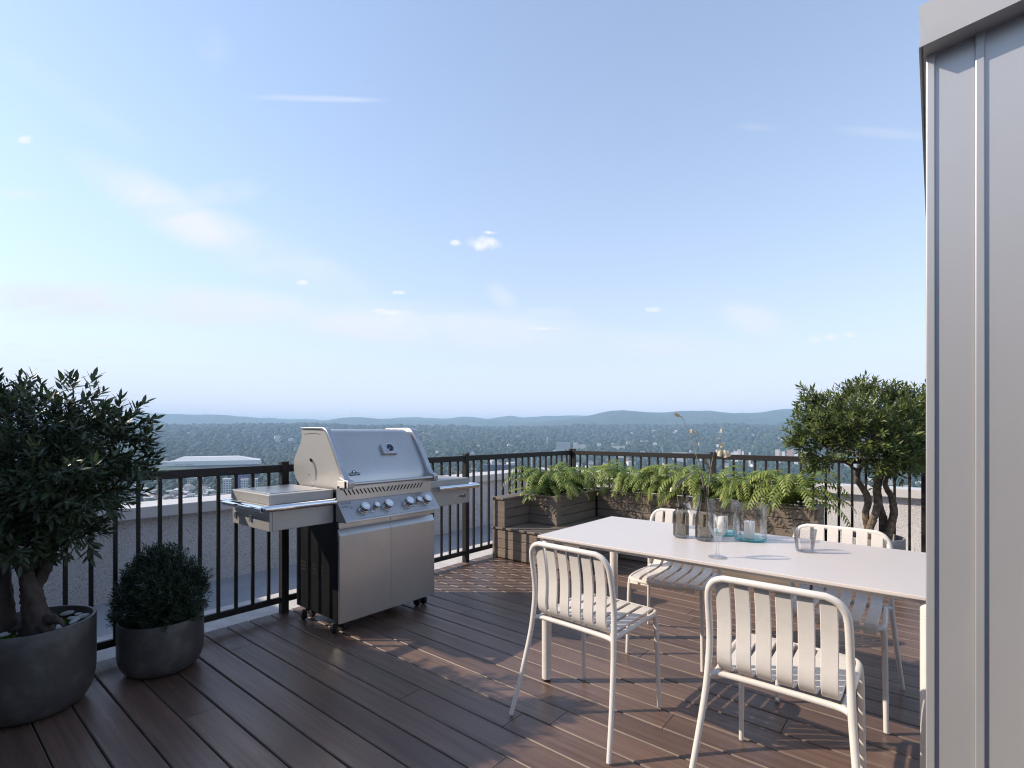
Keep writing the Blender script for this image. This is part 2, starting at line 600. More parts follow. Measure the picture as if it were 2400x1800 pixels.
# ------------------------------------------------------------------ the roof terrace: tower body, roof, deck, parapets, railings
def build_terrace():
    GROUND = -100
    mb = MB().box(-5.33, 9.0, -1.3, 7.18, GROUND, -0.30).box(-8.45, 9.0, -9.0, -1.302, GROUND, -0.081)
    tag(mb.build('tower_block', 'concrete', loc=(0, 0, GROUND)), 'concrete tower block under the roof terrace', 'building')
    tag(MB().box(-5.33, 9.0, -1.30, 7.18, -0.297, -0.08).build('roof', 'roof'), kind='structure')
    k = MB()
    k.box(-4.03, -3.568, -1.20, 5.96, -0.078, -0.010)
    k.box(-3.565, 3.0, 5.512, 5.96, -0.078, -0.010)
    tag(k.build('kerb_strip', 'kerb', bevel=0.006), kind='structure')

    deck = MB().box(-3.555, 2.4, -1.19, 5.505, -0.075, -0.034).build('deck', 'under')
    tag(deck, kind='structure')
    W, V0, U0, U1, GAP = 0.1425, 1.245, -3.562, 2.4, 0.007
    h = (W - GAP) / 2
    c = 0.0035
    prof = [(-h, -0.028), (h, -0.028), (h, -c), (h - c, 0), (-h + c, 0), (-h, -c)]
    b = MB()
    vs_ = [(x, y, z) for x in (-0.5, 0.5) for (y, z) in prof]
    b.add(vs_, [(0, 1, 2, 3, 4, 5), (11, 10, 9, 8, 7, 6), (0, 6, 7, 1)], 1)
    b.add(vs_, [(3, 9, 10, 4)], 0)
    b.add(vs_, [(1, 7, 8, 2), (2, 8, 9, 3), (4, 10, 11, 5), (5, 11, 6, 0)], 1)
    src = b.build('deck_board', ['deck', 'deck_edge'], parent=deck, world=False)
    seams = {0: [-3.154, -0.7], -3: [-2.555, 0.1], 9: [-2.557, -0.25], 2: [-1.957], 3: [-1.433], 4: [-1.285], 1: [-1.286],
             11: [-1.433], 10: [-1.282], 5: [-0.42], 6: [-0.9], 7: [-0.1], 8: [-2.9, -0.5], -1: [-1.0], -2: [-0.2], -4: [-1.5]}
    rr = random.Random(3)
    first = True
    for row in range(-17, 30):
        vc = V0 + (row + 0.5) * W
        cuts = [U0] + seams.get(row, [rr.uniform(-3.0, -0.3)]) + [U1]
        for a, e in zip(cuts, cuts[1:]):
            o = src if first else inst(src, deck)
            first = False
            a2, e2 = a + 0.0016, e - 0.0016
            o.location = ((a2 + e2) / 2, vc, rr.uniform(-0.0006, 0.0006))
            o.scale = (e2 - a2, 1, 1)

    # parapets beyond the railing
    pl = MB().box(-5.33, -5.05, -1.20, 7.17, -0.08, 0.565).build('parapet_wall', 'stucco', loc=(-5.19, 2, -0.08))
    tag(pl, 'speckled grey parapet wall in shade beyond the left railing', 'wall')
    MB().box(-5.36, -4.955, -1.20, 6.90, 0.567, 0.660).build('coping', 'coping', parent=pl, bevel=0.004)
    pr = MB().box(-5.048, 9.0, 6.985, 7.17, -0.08, 0.565).build('parapet_wall', 'stucco', loc=(2, 7.08, -0.08))
    tag(pr, 'sunlit speckled grey parapet wall behind the potted tree on the right', 'wall')
    MB().box(-5.36, 9.0, 6.903, 7.20, 0.567, 0.660).build('coping', 'coping', parent=pr, bevel=0.004)

    # railings
    pk = 0.0095

    def railing(axis, fixed, posts, end_a, end_b, label, picket_n=16):
        t = thing('metal_railing', label, 'railing', (fixed, posts[1], 0) if axis == 'y' else (posts[1], fixed, 0), 0, 'dark metal railings round the deck')
        org = ORG[t.name]

        def bx(m, a0, a1, w, z0, z1):
            if axis == 'y':
                m.box(fixed - w, fixed + w, a0, a1, z0, z1)
            else:
                m.box(a0, a1, fixed - w, fixed + w, z0, z1)
            return m
        first_post = None
        for p in posts:
            if first_post is None:
                m = MB().box(-0.025, 0.025, -0.025, 0.025, -0.03, 1.056)
                m.box(-0.027, 0.027, -0.027, 0.027, 1.0565, 1.062)
                first_post = m.build('post', 'rail', parent=t, world=False, bevel=0.002)
                o = first_post
            else:
                o = inst(first_post, t)
            o.location = ((fixed, p, 0) if axis == 'y' else (p, fixed, 0))
            o.location -= Vector(org)
        spans = list(zip(posts, posts[1:]))
        sp = None
        for a, b in spans:
            m = bx(MB(), a + 0.0255, b - 0.0255, 0.021, 0.988, 1.040)
            m.build('top_rail', 'rail', parent=t, bevel=0.003)
            m = bx(MB(), a + 0.0255, b - 0.0255, 0.017, 0.073, 0.104)
            bx(m, a + 0.0255, b - 0.0255, 0.012, 0.1045, 0.112)
            m.build('bottom_rail', 'rail', parent=t, bevel=0.002)
            for k_ in range(1, picket_n + 1):
                p = a + (b - a) * k_ / (picket_n + 1)
                if sp is None:
                    sp = MB().box(-pk, pk, -pk, pk, 0.112, 0.988).build('picket', 'rail', parent=t, world=False, bevel=0.0015, seg=1)
                    o = sp
                else:
                    o = inst(sp, t)
                o.location = Vector((fixed, p, 0) if axis == 'y' else (p, fixed, 0)) - Vector(org)
    railing('y', -3.54, [-1.10, -0.058, 1.762, 3.580, 5.475], 0, 0, 'long dark bronze railing on the left behind the barbecue')
    railing('x', 5.475, [-3.487 - 0.026 + 0.0, -1.785, -0.060, 1.665], 0, 0, 'sunlit dark bronze railing at the back behind the fern planters')

    # unseen clad block added behind the viewpoint to shade the near deck
    ph = thing('shade_penthouse', 'unseen grey clad block added to shade the near end of the deck', 'building', (-1.2, -2.6, 0))
    MB().box(-4.99, 3.0, -4.2, -1.22, -0.078, 2.50).build('wall', 'clad', parent=ph)
    MB().box(-4.988, 3.1, -4.3, -1.14, 2.503, 2.62).build('roof_edge', 'fascia', parent=ph, bevel=0.004)
    MB().box(-8.40, -4.992, -4.2, -1.22, -0.078, 3.20).build('shade_housing', 'clad', parent=ph)  # taller unseen part, added and sized for its shadow on the left deck
    for (a, b) in ((-3.9, -2.1), (-1.1, 0.7)):
        MB().box(a, b, -1.219, -1.205, 0.12, 2.22).build('window_pane', 'glass_dark', parent=ph)
        m = MB()
        for (x0, x1, z0, z1) in ((a - 0.06, b + 0.06, 0.06, 0.119), (a - 0.06, b + 0.06, 2.221, 2.28), (a - 0.06, a - 0.001, 0.12, 2.22), (b + 0.001, b + 0.06, 0.12, 2.22)):
            m.box(x0, x1, -1.219, -1.19, z0, z1)
        m.build('window_frame', 'rail', parent=ph)


build_terrace()


def build_clad_wall():
    V = 1.75
    t = thing('clad_wall', 'grey metal clad wall with thin upright ribs and a sloping eave at the right edge', 'wall', (0.6, 1.85, 0))
    MB().box(-0.012, 1.30, V + 0.0025, V + 0.24, -0.02, 2.24).build('wall', 'clad', parent=t)
    slope = 0.115
    ribs = [-0.017 + 0.0965 * i for i in range(14)]

    def top(u):
        return 2.262 + slope * u
    for i, u in enumerate(ribs):
        w = 0.018
        m = MB().add([(u, V - 0.009, 0), (u + w, V - 0.009, 0), (u + w, V + 0.002, 0), (u, V + 0.002, 0),
                      (u, V - 0.009, top(u)), (u + w, V - 0.009, top(u + w)), (u + w, V + 0.002, top(u + w)), (u, V + 0.002, top(u))],
                     [(0, 3, 2, 1), (4, 5, 6, 7), (0, 1, 5, 4), (1, 2, 6, 5), (2, 3, 7, 6), (3, 0, 4, 7)])
        m.build('rib', 'clad', parent=t, bevel=0.0022)
        a, b = u + w + 0.0006, u + 0.0965 - 0.0006
        m = MB().add([(a, V - 0.0005, 0), (b, V - 0.0005, 0), (b, V + 0.002, 0), (a, V + 0.002, 0),
                      (a, V - 0.0005, top(a)), (b, V - 0.0005, top(b)), (b, V + 0.002, top(b)), (a, V + 0.002, top(a))],
                     [(0, 3, 2, 1), (4, 5, 6, 7), (0, 1, 5, 4), (1, 2, 6, 5), (2, 3, 7, 6), (3, 0, 4, 7)])
        m.build('cladding_panel', 'clad', parent=t)
    # return face
    MB().box(-0.0175, -0.0125, V + 0.0025, V + 0.24, 0, 2.235).build('return_panel', 'clad', parent=t)
    U1, VF = 1.5, 1.686

    def sheet(name, pts, dz, mat):
        k = len(pts)
        m = MB().add([(p[0], p[1], p[2]) for p in pts] + [(p[0], p[1], p[2] + dz) for p in pts],
                     [tuple(range(k))[::-1], tuple(range(k, 2 * k))] + [(i, (i + 1) % k, k + (i + 1) % k, k + i) for i in range(k)])
        m.build(name, mat, parent=t)
    s0 = lambda u: 2.2615 + slope * u
    # soffit and roof sheet
    sheet('soffit', [(-0.022, VF + 0.006, s0(-0.022)), (U1, VF + 0.006, s0(U1)), (U1, 3.05, s0(U1)), (-0.022, 3.05, s0(-0.022))], 0.006, 'fascia')
    sheet('roof_sheet', [(-0.028, VF + 0.004, s0(0) + 0.100), (U1, VF + 0.004, s0(U1) + 0.108), (U1, 3.05, s0(U1) + 0.108), (-0.028, 3.05, s0(0) + 0.100)], 0.006, 'fascia')
    # front fascia with a folded drip
    m = MB()
    f = [(-0.031, VF, 2.2575), (-0.0205, VF, 2.279), (-0.0315, VF, 2.3615), (U1, VF, 2.3615 + slope * (U1 + 0.03) + 0.02), (U1, VF, 2.2575 + slope * (U1 + 0.031))]
    m.add(f + [(p[0], p[1] + 0.005, p[2]) for p in f], [(4, 3, 2, 1, 0), (5, 6, 7, 8, 9)] + [(i, (i + 1) % 5, 5 + (i + 1) % 5, 5 + i) for i in range(5)])
    m.build('fascia', 'fascia', parent=t)
    prof = [(-0.031, 2.2575), (-0.0205, 2.279), (-0.0315, 2.3615), (-0.0275, 2.3615), (-0.0165, 2.279), (-0.027, 2.2575)]
    MB().prism(prof, 'y', VF + 0.006, 3.05).build('fascia', 'fascia', parent=t)


build_clad_wall()


# ------------------------------------------------------------------ wooden corner bench and planters
def board_face(parent, name, axis, fixed, a0, a1, z0, z1, n, out, thick=0.018, gap=0.005):
    """n horizontal boards covering a face; axis is the direction along the face, out is the facing sign"""
    h_ = (z1 - z0) / n
    for i in range(n):
        zz0, zz1 = z0 + i * h_ + gap / 2, z0 + (i + 1) * h_ - gap / 2
        f0, f1 = sorted((fixed, fixed - out * thick))
        m = MB()
        if axis == 'x':
            m.box(a0, a1, f0, f1, zz0, zz1)
        else:
            m.box(f0, f1, a0, a1, zz0, zz1)
        m.build(name, 'plank', parent=parent, bevel=0.002, seg=1)


def build_bench_and_planters():
    L, F, S, SB = -3.47, 3.90, 0.315, -2.44        # left end, front face, seat height, inner edge of the left leg of the L
    B2 = 4.655                                      # front of the back leg of the L
    b = thing('corner_bench', 'low L-shaped grey brown wooden bench in the corner of the deck', 'bench', (-2.9, 4.3, 0))
    core = MB()
    core.box(L + 0.022, SB - 0.022, F + 0.022, 5.40, 0.0, 0.292)
    core.box(SB - 0.02, -0.80, B2 + 0.022, 5.40, 0.0, 0.292)
    core.build('core', 'under', parent=b)
    board_face(b, 'plank', 'x', F, L + 0.045, SB - 0.045, 0.008, 0.292, 3, -1)
    board_face(b, 'plank', 'y', SB, F + 0.024, B2 - 0.002, 0.008, 0.292, 3, 1)
    board_face(b, 'plank', 'x', B2, SB + 0.002, -0.80, 0.008, 0.292, 3, -1)
    board_face(b, 'plank', 'y', L, F + 0.024, 5.40, 0.008, 0.292, 3, -1)
    for (x, y) in ((L - 0.002, F - 0.004), (SB - 0.042, F - 0.004)):
        MB().box(x, x + 0.044, y, y + 0.024, 0.006, 0.293).build('corner_trim', 'plank', parent=b, bevel=0.002)
    # seat boards run along y on the left leg, along x on the back leg
    n = 7
    w = (SB + 0.012 - (L - 0.012)) / n
    for i in range(n):
        a = L - 0.012 + i * w
        MB().box(a + 0.002, a + w - 0.002, F - 0.014, 5.40, 0.2945, S).build('seat_board', 'plank', parent=b, bevel=0.002, seg=1)
    n = 3
    w = (5.10 - (B2 - 0.012)) / n
    for i in range(n):
        a = B2 - 0.012 + i * w
        MB().box(SB + 0.016, -0.80, a + 0.002, a + w - 0.002, 0.2945, S).build('seat_board', 'plank', parent=b, bevel=0.002, seg=1)
    # upright end of the bench (arm box)
    T = 0.612
    X1 = -3.313
    MB().box(L + 0.02, X1 - 0.02, F + 0.022, 4.298, S + 0.001, T - 0.024).build('arm_core', 'under', parent=b)
    for (x0, x1) in ((L, L + 0.040), (L + 0.043, X1)):
        MB().box(x0, x1, F, F + 0.0215, S + 0.001, T - 0.0225).build('arm_board', 'plank', parent=b, bevel=0.002, seg=1)
    board_face(b, 'plank', 'y', X1, F + 0.023, 4.298, S + 0.002, T - 0.0225, 3, 1)
    board_face(b, 'plank', 'y', L, F + 0.023, 4.298, S + 0.002, T - 0.0225, 3, -1)
    for i in range(3):
        a = L - 0.014 + i * 0.0617
        MB().box(a, a + 0.0590, F - 0.014, 4.298, T - 0.0215, T).build('arm_cap', 'plank', parent=b, bevel=0.002, seg=1)

    # short planter on the left, long planter along the back; both stand on the bench
    def planter(label, x0, x1, y0, y1, base, faces):
        t = thing('planter_box', label, 'planter', ((x0 + x1) / 2, (y0 + y1) / 2, base), 0, 'wooden planters of ferns')
        e = 0.018
        for (axis, fixed, a0, a1, out) in faces:
            board_face(t, 'plank', axis, fixed, a0, a1, base + 0.002, T - 0.020, 3, out)
        m = MB()
        m.box(x0 + e, x1 - e, y0 + e, y0 + e + 0.012, base, T - 0.03)
        m.box(x0 + e, x1 - e, y1 - e - 0.012, y1 - e, base, T - 0.03)
        m.box(x0 + e, x0 + e + 0.012, y0 + e + 0.013, y1 - e - 0.013, base, T - 0.03)
        m.box(x1 - e - 0.012, x1 - e, y0 + e + 0.013, y1 - e - 0.013, base, T - 0.03)
        m.build('liner', 'under', parent=t)
        MB().box(x0 + e + 0.014, x1 - e - 0.014, y0 + e + 0.014, y1 - e - 0.014, T - 0.12, T - 0.055).build('soil', 'soil', parent=t)
        r = 0.05
        for (a0, a1, c0, c1) in ((x0 - 0.008, x1 + 0.008, y0 - 0.008, y0 + r), (x0 - 0.008, x1 + 0.008, y1 - r, y1 + 0.008),
                                 (x0 - 0.008, x0 + r, y0 + r + 0.002, y1 - r - 0.002), (x1 - r, x1 + 0.008, y0 + r + 0.002, y1 - r - 0.002)):
            MB().box(a0, a1, c0, c1, T - 0.0195, T).build('rim_board', 'plank', parent=t, bevel=0.002, seg=1)
        return t
    X2 = -2.955
    t = planter('short wooden planter of ferns standing on the left end of the corner bench', L, X2, 4.302, 5.40, S, [
        ('x', 4.302, L + 0.02, X2 - 0.062, -1), ('y', X2, 4.364, 5.066, 1), ('y', L, 4.302, 5.40, -1)])
    MB().box(X2 - 0.060, X2 + 0.003, 4.299, 4.362, S + 0.002, T - 0.0205).build('corner_trim', 'plank', parent=t, bevel=0.003)
    xr = -0.775
    t = planter('long wooden planter of ferns along the back railing', X2 + 0.012, xr, 5.07, 5.425, 0.004 + S, [
        ('x', 5.07, X2 + 0.022, -1.86, -1), ('x', 5.07, -1.857, xr - 0.062, -1), ('y', xr, 5.136, 5.42, 1)])
    MB().box(xr - 0.060, xr + 0.003, 5.067, 5.133, S + 0.004, T - 0.0205).build('corner_trim', 'plank', parent=t, bevel=0.003)


build_bench_and_planters()


# ------------------------------------------------------------------ ferns
def frond_mesh(k):
    rr = random.Random(40 + k)
    elev0 = R((84, 76, 68, 58, 44, 80)[k])
    bend = R((140, 150, 140, 132, 112, 105)[k])
    L = (0.70, 0.75, 0.73, 0.67, 0.60, 0.58)[k]
    n = 21
    pts, tang = [], []
    x = z = 0.0
    for i in range(n + 1):
        t = i / n
        a = elev0 - bend * t ** 1.5
        pts.append(Vector((x, 0, z)))
        tang.append(Vector((math.cos(a), 0, math.sin(a))))
        x += math.cos(a) * L / n
        z += math.sin(a) * L / n
    m = MB()
    m.tube(pts[::3], [0.0026 * (1 - 0.75 * i / 7) for i in range(8)], n=4, cap=False)
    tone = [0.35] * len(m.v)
    for i in range(3, n + 1):
        t = i / n
        ln = 0.072 * math.sin(math.pi * (0.13 + 0.80 * t)) ** 0.7 * rr.uniform(0.88, 1.08) + 0.008
        for s in (-1, 1):
            fwd = tang[i]
            up = Vector((-fwd.z, 0, fwd.x))
            side = Vector((0, s, 0))
            d = (side * 0.80 + fwd * 0.62 - up * rr.uniform(0.05, 0.3)).normalized()
            wv = fwd * 0.0112
            p = pts[i]
            droop = Vector((0, 0, -0.28 * ln))
            a, b, c_ = p, p + d * ln * 0.5 + droop * 0.25, p + d * ln + droop
            o = len(m.v)
            m.add([a - wv * 0.5, a + wv * 0.5, b + wv, b - wv + up * 0.002, c_], [(0, 1, 2, 3), (3, 2, 4)])
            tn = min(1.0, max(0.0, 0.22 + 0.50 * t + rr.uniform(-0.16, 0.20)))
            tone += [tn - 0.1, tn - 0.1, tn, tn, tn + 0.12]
    m.tone = tone
    return m


def build_ferns():
    protos = []
    spots = [(-3.205, 4.52, 0.98, 'bushy fern at the left end of the short planter beside the bench'),
             (-3.18, 5.02, 0.98, 'fern in the shaded corner where the two planters meet'),
             (-2.64, 5.25, 1.0, 'fern at the left end of the long planter under the corner post'),
             (-2.21, 5.24, 0.92, 'fern in the long planter above the back of the far left chair'),
             (-1.80, 5.25, 1.02, 'tall fern in the long planter behind the grey bottle and its dried stems'),
             (-1.42, 5.24, 0.95, 'fern in the long planter behind the glass lanterns'),
             (-1.02, 5.25, 1.06, 'large spreading fern at the right end of the long planter beside the potted tree')]
    rr = random.Random(9)
    for fi, (x, y, sc, label) in enumerate(spots):
        t = thing('fern', label, 'fern', (x, y, 0.575), 0, 'ferns in the wooden planters')
        nf = 50
        for j in range(nf):
            k = rr.choices(range(6), (3, 5, 6, 6, 4, 2))[0]
            az = j * 2.39996 + rr.uniform(-0.25, 0.25)
            if len(protos) <= k or protos[k] is None:
                while len(protos) <= k:
                    protos.append(None)
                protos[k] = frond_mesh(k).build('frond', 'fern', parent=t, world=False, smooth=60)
                o = protos[k]
            else:
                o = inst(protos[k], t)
            sq = 0.80 if abs(math.sin(az)) > 0.7 and math.sin(az) > 0 else 1.0
            o.location = (rr.uniform(-0.10, 0.10), rr.uniform(-0.07, 0.07), rr.uniform(-0.02, 0.01))
            o.rotation_euler = (rr.uniform(-0.22, 0.22), rr.uniform(-0.15, 0.15), az)
            o.scale = (sc * rr.uniform(0.78, 1.02) * sq,) * 3


build_ferns()
# ------------------------------------------------------------------ table and chairs
TOP = 0.742


def build_table():
    x0, x1, y0, y1 = -1.560, 0.022, 2.094, 2.872
    t = thing('dining_table', 'long off-white metal dining table set with glasses and lanterns', 'table', ((x0 + x1) / 2, (y0 + y1) / 2, 0))
    MB().box(x0, x1, y0, y1, TOP - 0.013, TOP).build('tabletop', 'table', parent=t, bevel=0.0025)
    m = MB()
    for y in (y0 + 0.075, y1 - 0.105):
        m.add([(x0 + 0.05, y, TOP - 0.0135), (x1 - 0.05, y, TOP - 0.0135), (x1 - 0.05, y + 0.03, TOP - 0.0135), (x0 + 0.05, y + 0.03, TOP - 0.0135),
               (x0 + 0.05, y, TOP - 0.042), (x1 - 0.05, y, TOP - 0.042), (x1 - 0.05, y + 0.03, TOP - 0.042), (x0 + 0.05, y + 0.03, TOP - 0.042)],
              [(0, 1, 2, 3), (7, 6, 5, 4), (0, 4, 5, 1), (1, 5, 6, 2), (2, 6, 7, 3), (3, 7, 4, 0)])
    for x in (x0 + 0.055, x1 - 0.085):
        m.box(x, x + 0.03, y0 + 0.106, y1 - 0.106, TOP - 0.042, TOP - 0.0135)
    m.build('under_frame', 'white', parent=t, bevel=0.002)
    src = None
    for (x, y) in ((x0 + 0.034, y0 + 0.034), (x1 - 0.034, y0 + 0.034), (x0 + 0.034, y1 - 0.034), (x1 - 0.034, y1 - 0.034)):
        if src is None:
            r = 0.0245
            prof = [(0.0, 0.012), (r - 0.003, 0.012), (r, 0.015), (r, 0.672), (r - 0.0015, 0.6735), (r - 0.0015, 0.675), (r, 0.6765), (r, 0.700),
                    (r - 0.003, 0.714), (r - 0.009, 0.724), (0.0, 0.7275)]
            m = MB().lathe(prof, 28)
            src = m.build('leg', 'white', parent=t, world=False, smooth=35)
            m2 = MB().lathe([(0, 0), (0.017, 0), (0.017, 0.0125), (0, 0.0125)], 16)
            m2.build('foot_pad', 'rubber', parent=src, world=False, smooth=35)
            o = src
        else:
            o = inst(src, t)
            for ch in src.children:
                inst(ch, o)
        o.location = (x - (x0 + x1) / 2, y - (y0 + y1) / 2, 0)


build_table()


def make_chair():
    t = thing('dining_chair', 'off-white slatted metal chair', 'chair', (0, 0, 0))
    r = 0.0118
    # rear legs and back in one bent tube
    left = [(-0.252, -0.315, 0.008), (-0.236, -0.270, 0.16), (-0.219, -0.228, 0.33), (-0.211, -0.212, 0.43), (-0.207, -0.203, 0.54),
            (-0.206, -0.214, 0.63), (-0.204, -0.229, 0.70)]
    corner = [(-0.197, -0.237, 0.734), (-0.178, -0.243, 0.760), (-0.148, -0.2465, 0.7725)]
    lp = smooth_path(left + corner, 5)
    half = [tuple(p) for p in lp]
    path = half + [(-0.07, -0.250, 0.7735), (0.0, -0.2515, 0.774), (0.07, -0.250, 0.7735)] + [(-p[0], p[1], p[2]) for p in reversed(half)]
    k = len(path)
    rad = []
    for p in path:
        rad.append(r * (0.80 + 0.20 * min(1.0, p[2] / 0.42)))
    MB().tube(path, rad, n=12).build('back_frame', 'white', parent=t, world=False, smooth=50)
    # seat ring: bowed rear bar, side rails, front bar
    z0, z1 = 0.424, 0.437
    ring = []
    ring += [(-0.209, -0.214, z0), (-0.196, -0.196, z0), (-0.165, -0.187, z0), (-0.08, -0.183, z0), (0, -0.182, z0)]
    ring = smooth_path(ring, 4)
    rear = [tuple(p) for p in ring] + [(-p[0], p[1], p[2]) for p in reversed(ring[:-1])]
    MB().tube(rear, r * 0.95, n=10).build('rear_bar', 'white', parent=t, world=False, smooth=50)
    side = smooth_path([(-0.188, -0.192, z0), (-0.193, -0.10, z0 + 0.004), (-0.198, 0.06, z1), (-0.197, 0.150, z1), (-0.184, 0.190, z1), (-0.150, 0.208, z1 - 0.002),
                        (-0.08, 0.217, z1 - 0.004), (0, 0.220, z1 - 0.005)], 4)
    u = [tuple(p) for p in side] + [(-p[0], p[1], p[2]) for p in reversed(side[:-1])]
    MB().tube(u, r * 0.95, n=10).build('seat_rail', 'white', parent=t, world=False, smooth=50)
    for s in (-1, 1):
        leg = smooth_path([(s * 0.1965, 0.165, z1 - 0.004), (s * 0.2005, 0.172, 0.38), (s * 0.203, 0.178, 0.25), (s * 0.207, 0.190, 0.008)], 4)
        MB().tube(leg, [r * (0.80 + 0.20 * min(1, p[2] / 0.42)) for p in leg], n=12).build('front_leg', 'white', parent=t, world=False, smooth=50)
    # six slats, each one strip from the top tube down the back and over the seat
    prof = [(-0.2405, 0.772), (-0.2330, 0.742), (-0.222, 0.69), (-0.214, 0.63), (-0.2135, 0.57), (-0.2165, 0.52), (-0.2135, 0.485), (-0.202, 0.462),
            (-0.184, 0.4485), (-0.155, 0.442), (-0.10, 0.440), (0.0, 0.443), (0.10, 0.4475), (0.160, 0.4495), (0.192, 0.446), (0.212, 0.434), (0.222, 0.418)]
    prof = smooth_path([(0, a, b) for a, b in prof], 3)
    n = len(prof)
    hw, th = 0.0238, 0.0042
    m = MB()
    rows = []
    for i, p in enumerate(prof):
        tg = (prof[min(i + 1, n - 1)] - prof[max(i - 1, 0)]).normalized()
        nv = Vector((0, -tg.z, tg.y))
        rows.append([Vector((-hw, p.y, p.z)) + nv * th / 2, Vector((-hw + 0.002, p.y, p.z)) + nv * th, Vector((hw - 0.002, p.y, p.z)) + nv * th, Vector((hw, p.y, p.z)) + nv * th / 2,
                     Vector((hw, p.y, p.z)) - nv * th / 2, Vector((hw - 0.002, p.y, p.z)) - nv * th, Vector((-hw + 0.002, p.y, p.z)) - nv * th, Vector((-hw, p.y, p.z)) - nv * th / 2])
    vs_ = [q for r_ in rows for q in r_]
    fs_ = []
    for i in range(n - 1):
        for j in range(8):
            fs_.append((i * 8 + j, (i + 1) * 8 + j, (i + 1) * 8 + (j + 1) % 8, i * 8 + (j + 1) % 8))
    fs_.append(tuple(range(8)))
    fs_.append(tuple(range((n - 1) * 8, n * 8))[::-1])
    m.add(vs_, fs_)
    src = m.build('slat', 'white', parent=t, world=False, smooth=40)
    for i in range(6):
        o = src if i == 0 else inst(src, t)
        o.location = ((i - 2.5) * 0.0618, 0, 0)
    return t


def build_chairs():
    G_ = 'off-white chairs round the dining table'
    c = make_chair()
    spec = [(-1.190, 2.063, R(-3.0), 'off-white slatted chair at the near left corner of the table, its back to the viewer'),
            (-0.402, 2.030, R(0.5), 'off-white slatted chair nearest the viewer, its legs running out of the bottom of the picture'),
            (-1.168, 2.885, R(180 + 6), 'off-white slatted chair across the table at its left end, with the planter behind its back'),
            (-0.366, 2.840, R(180 + 1), 'off-white slatted chair across the table, with the potted tree rising behind its back')]
    for i, (x, y, rz, label) in enumerate(spec):
        o = c if i == 0 else copy_tree(c)
        o.location = (x, y, 0)
        o.rotation_euler = (0, 0, rz)
        tag(o, label, 'chair', G_)


build_chairs()


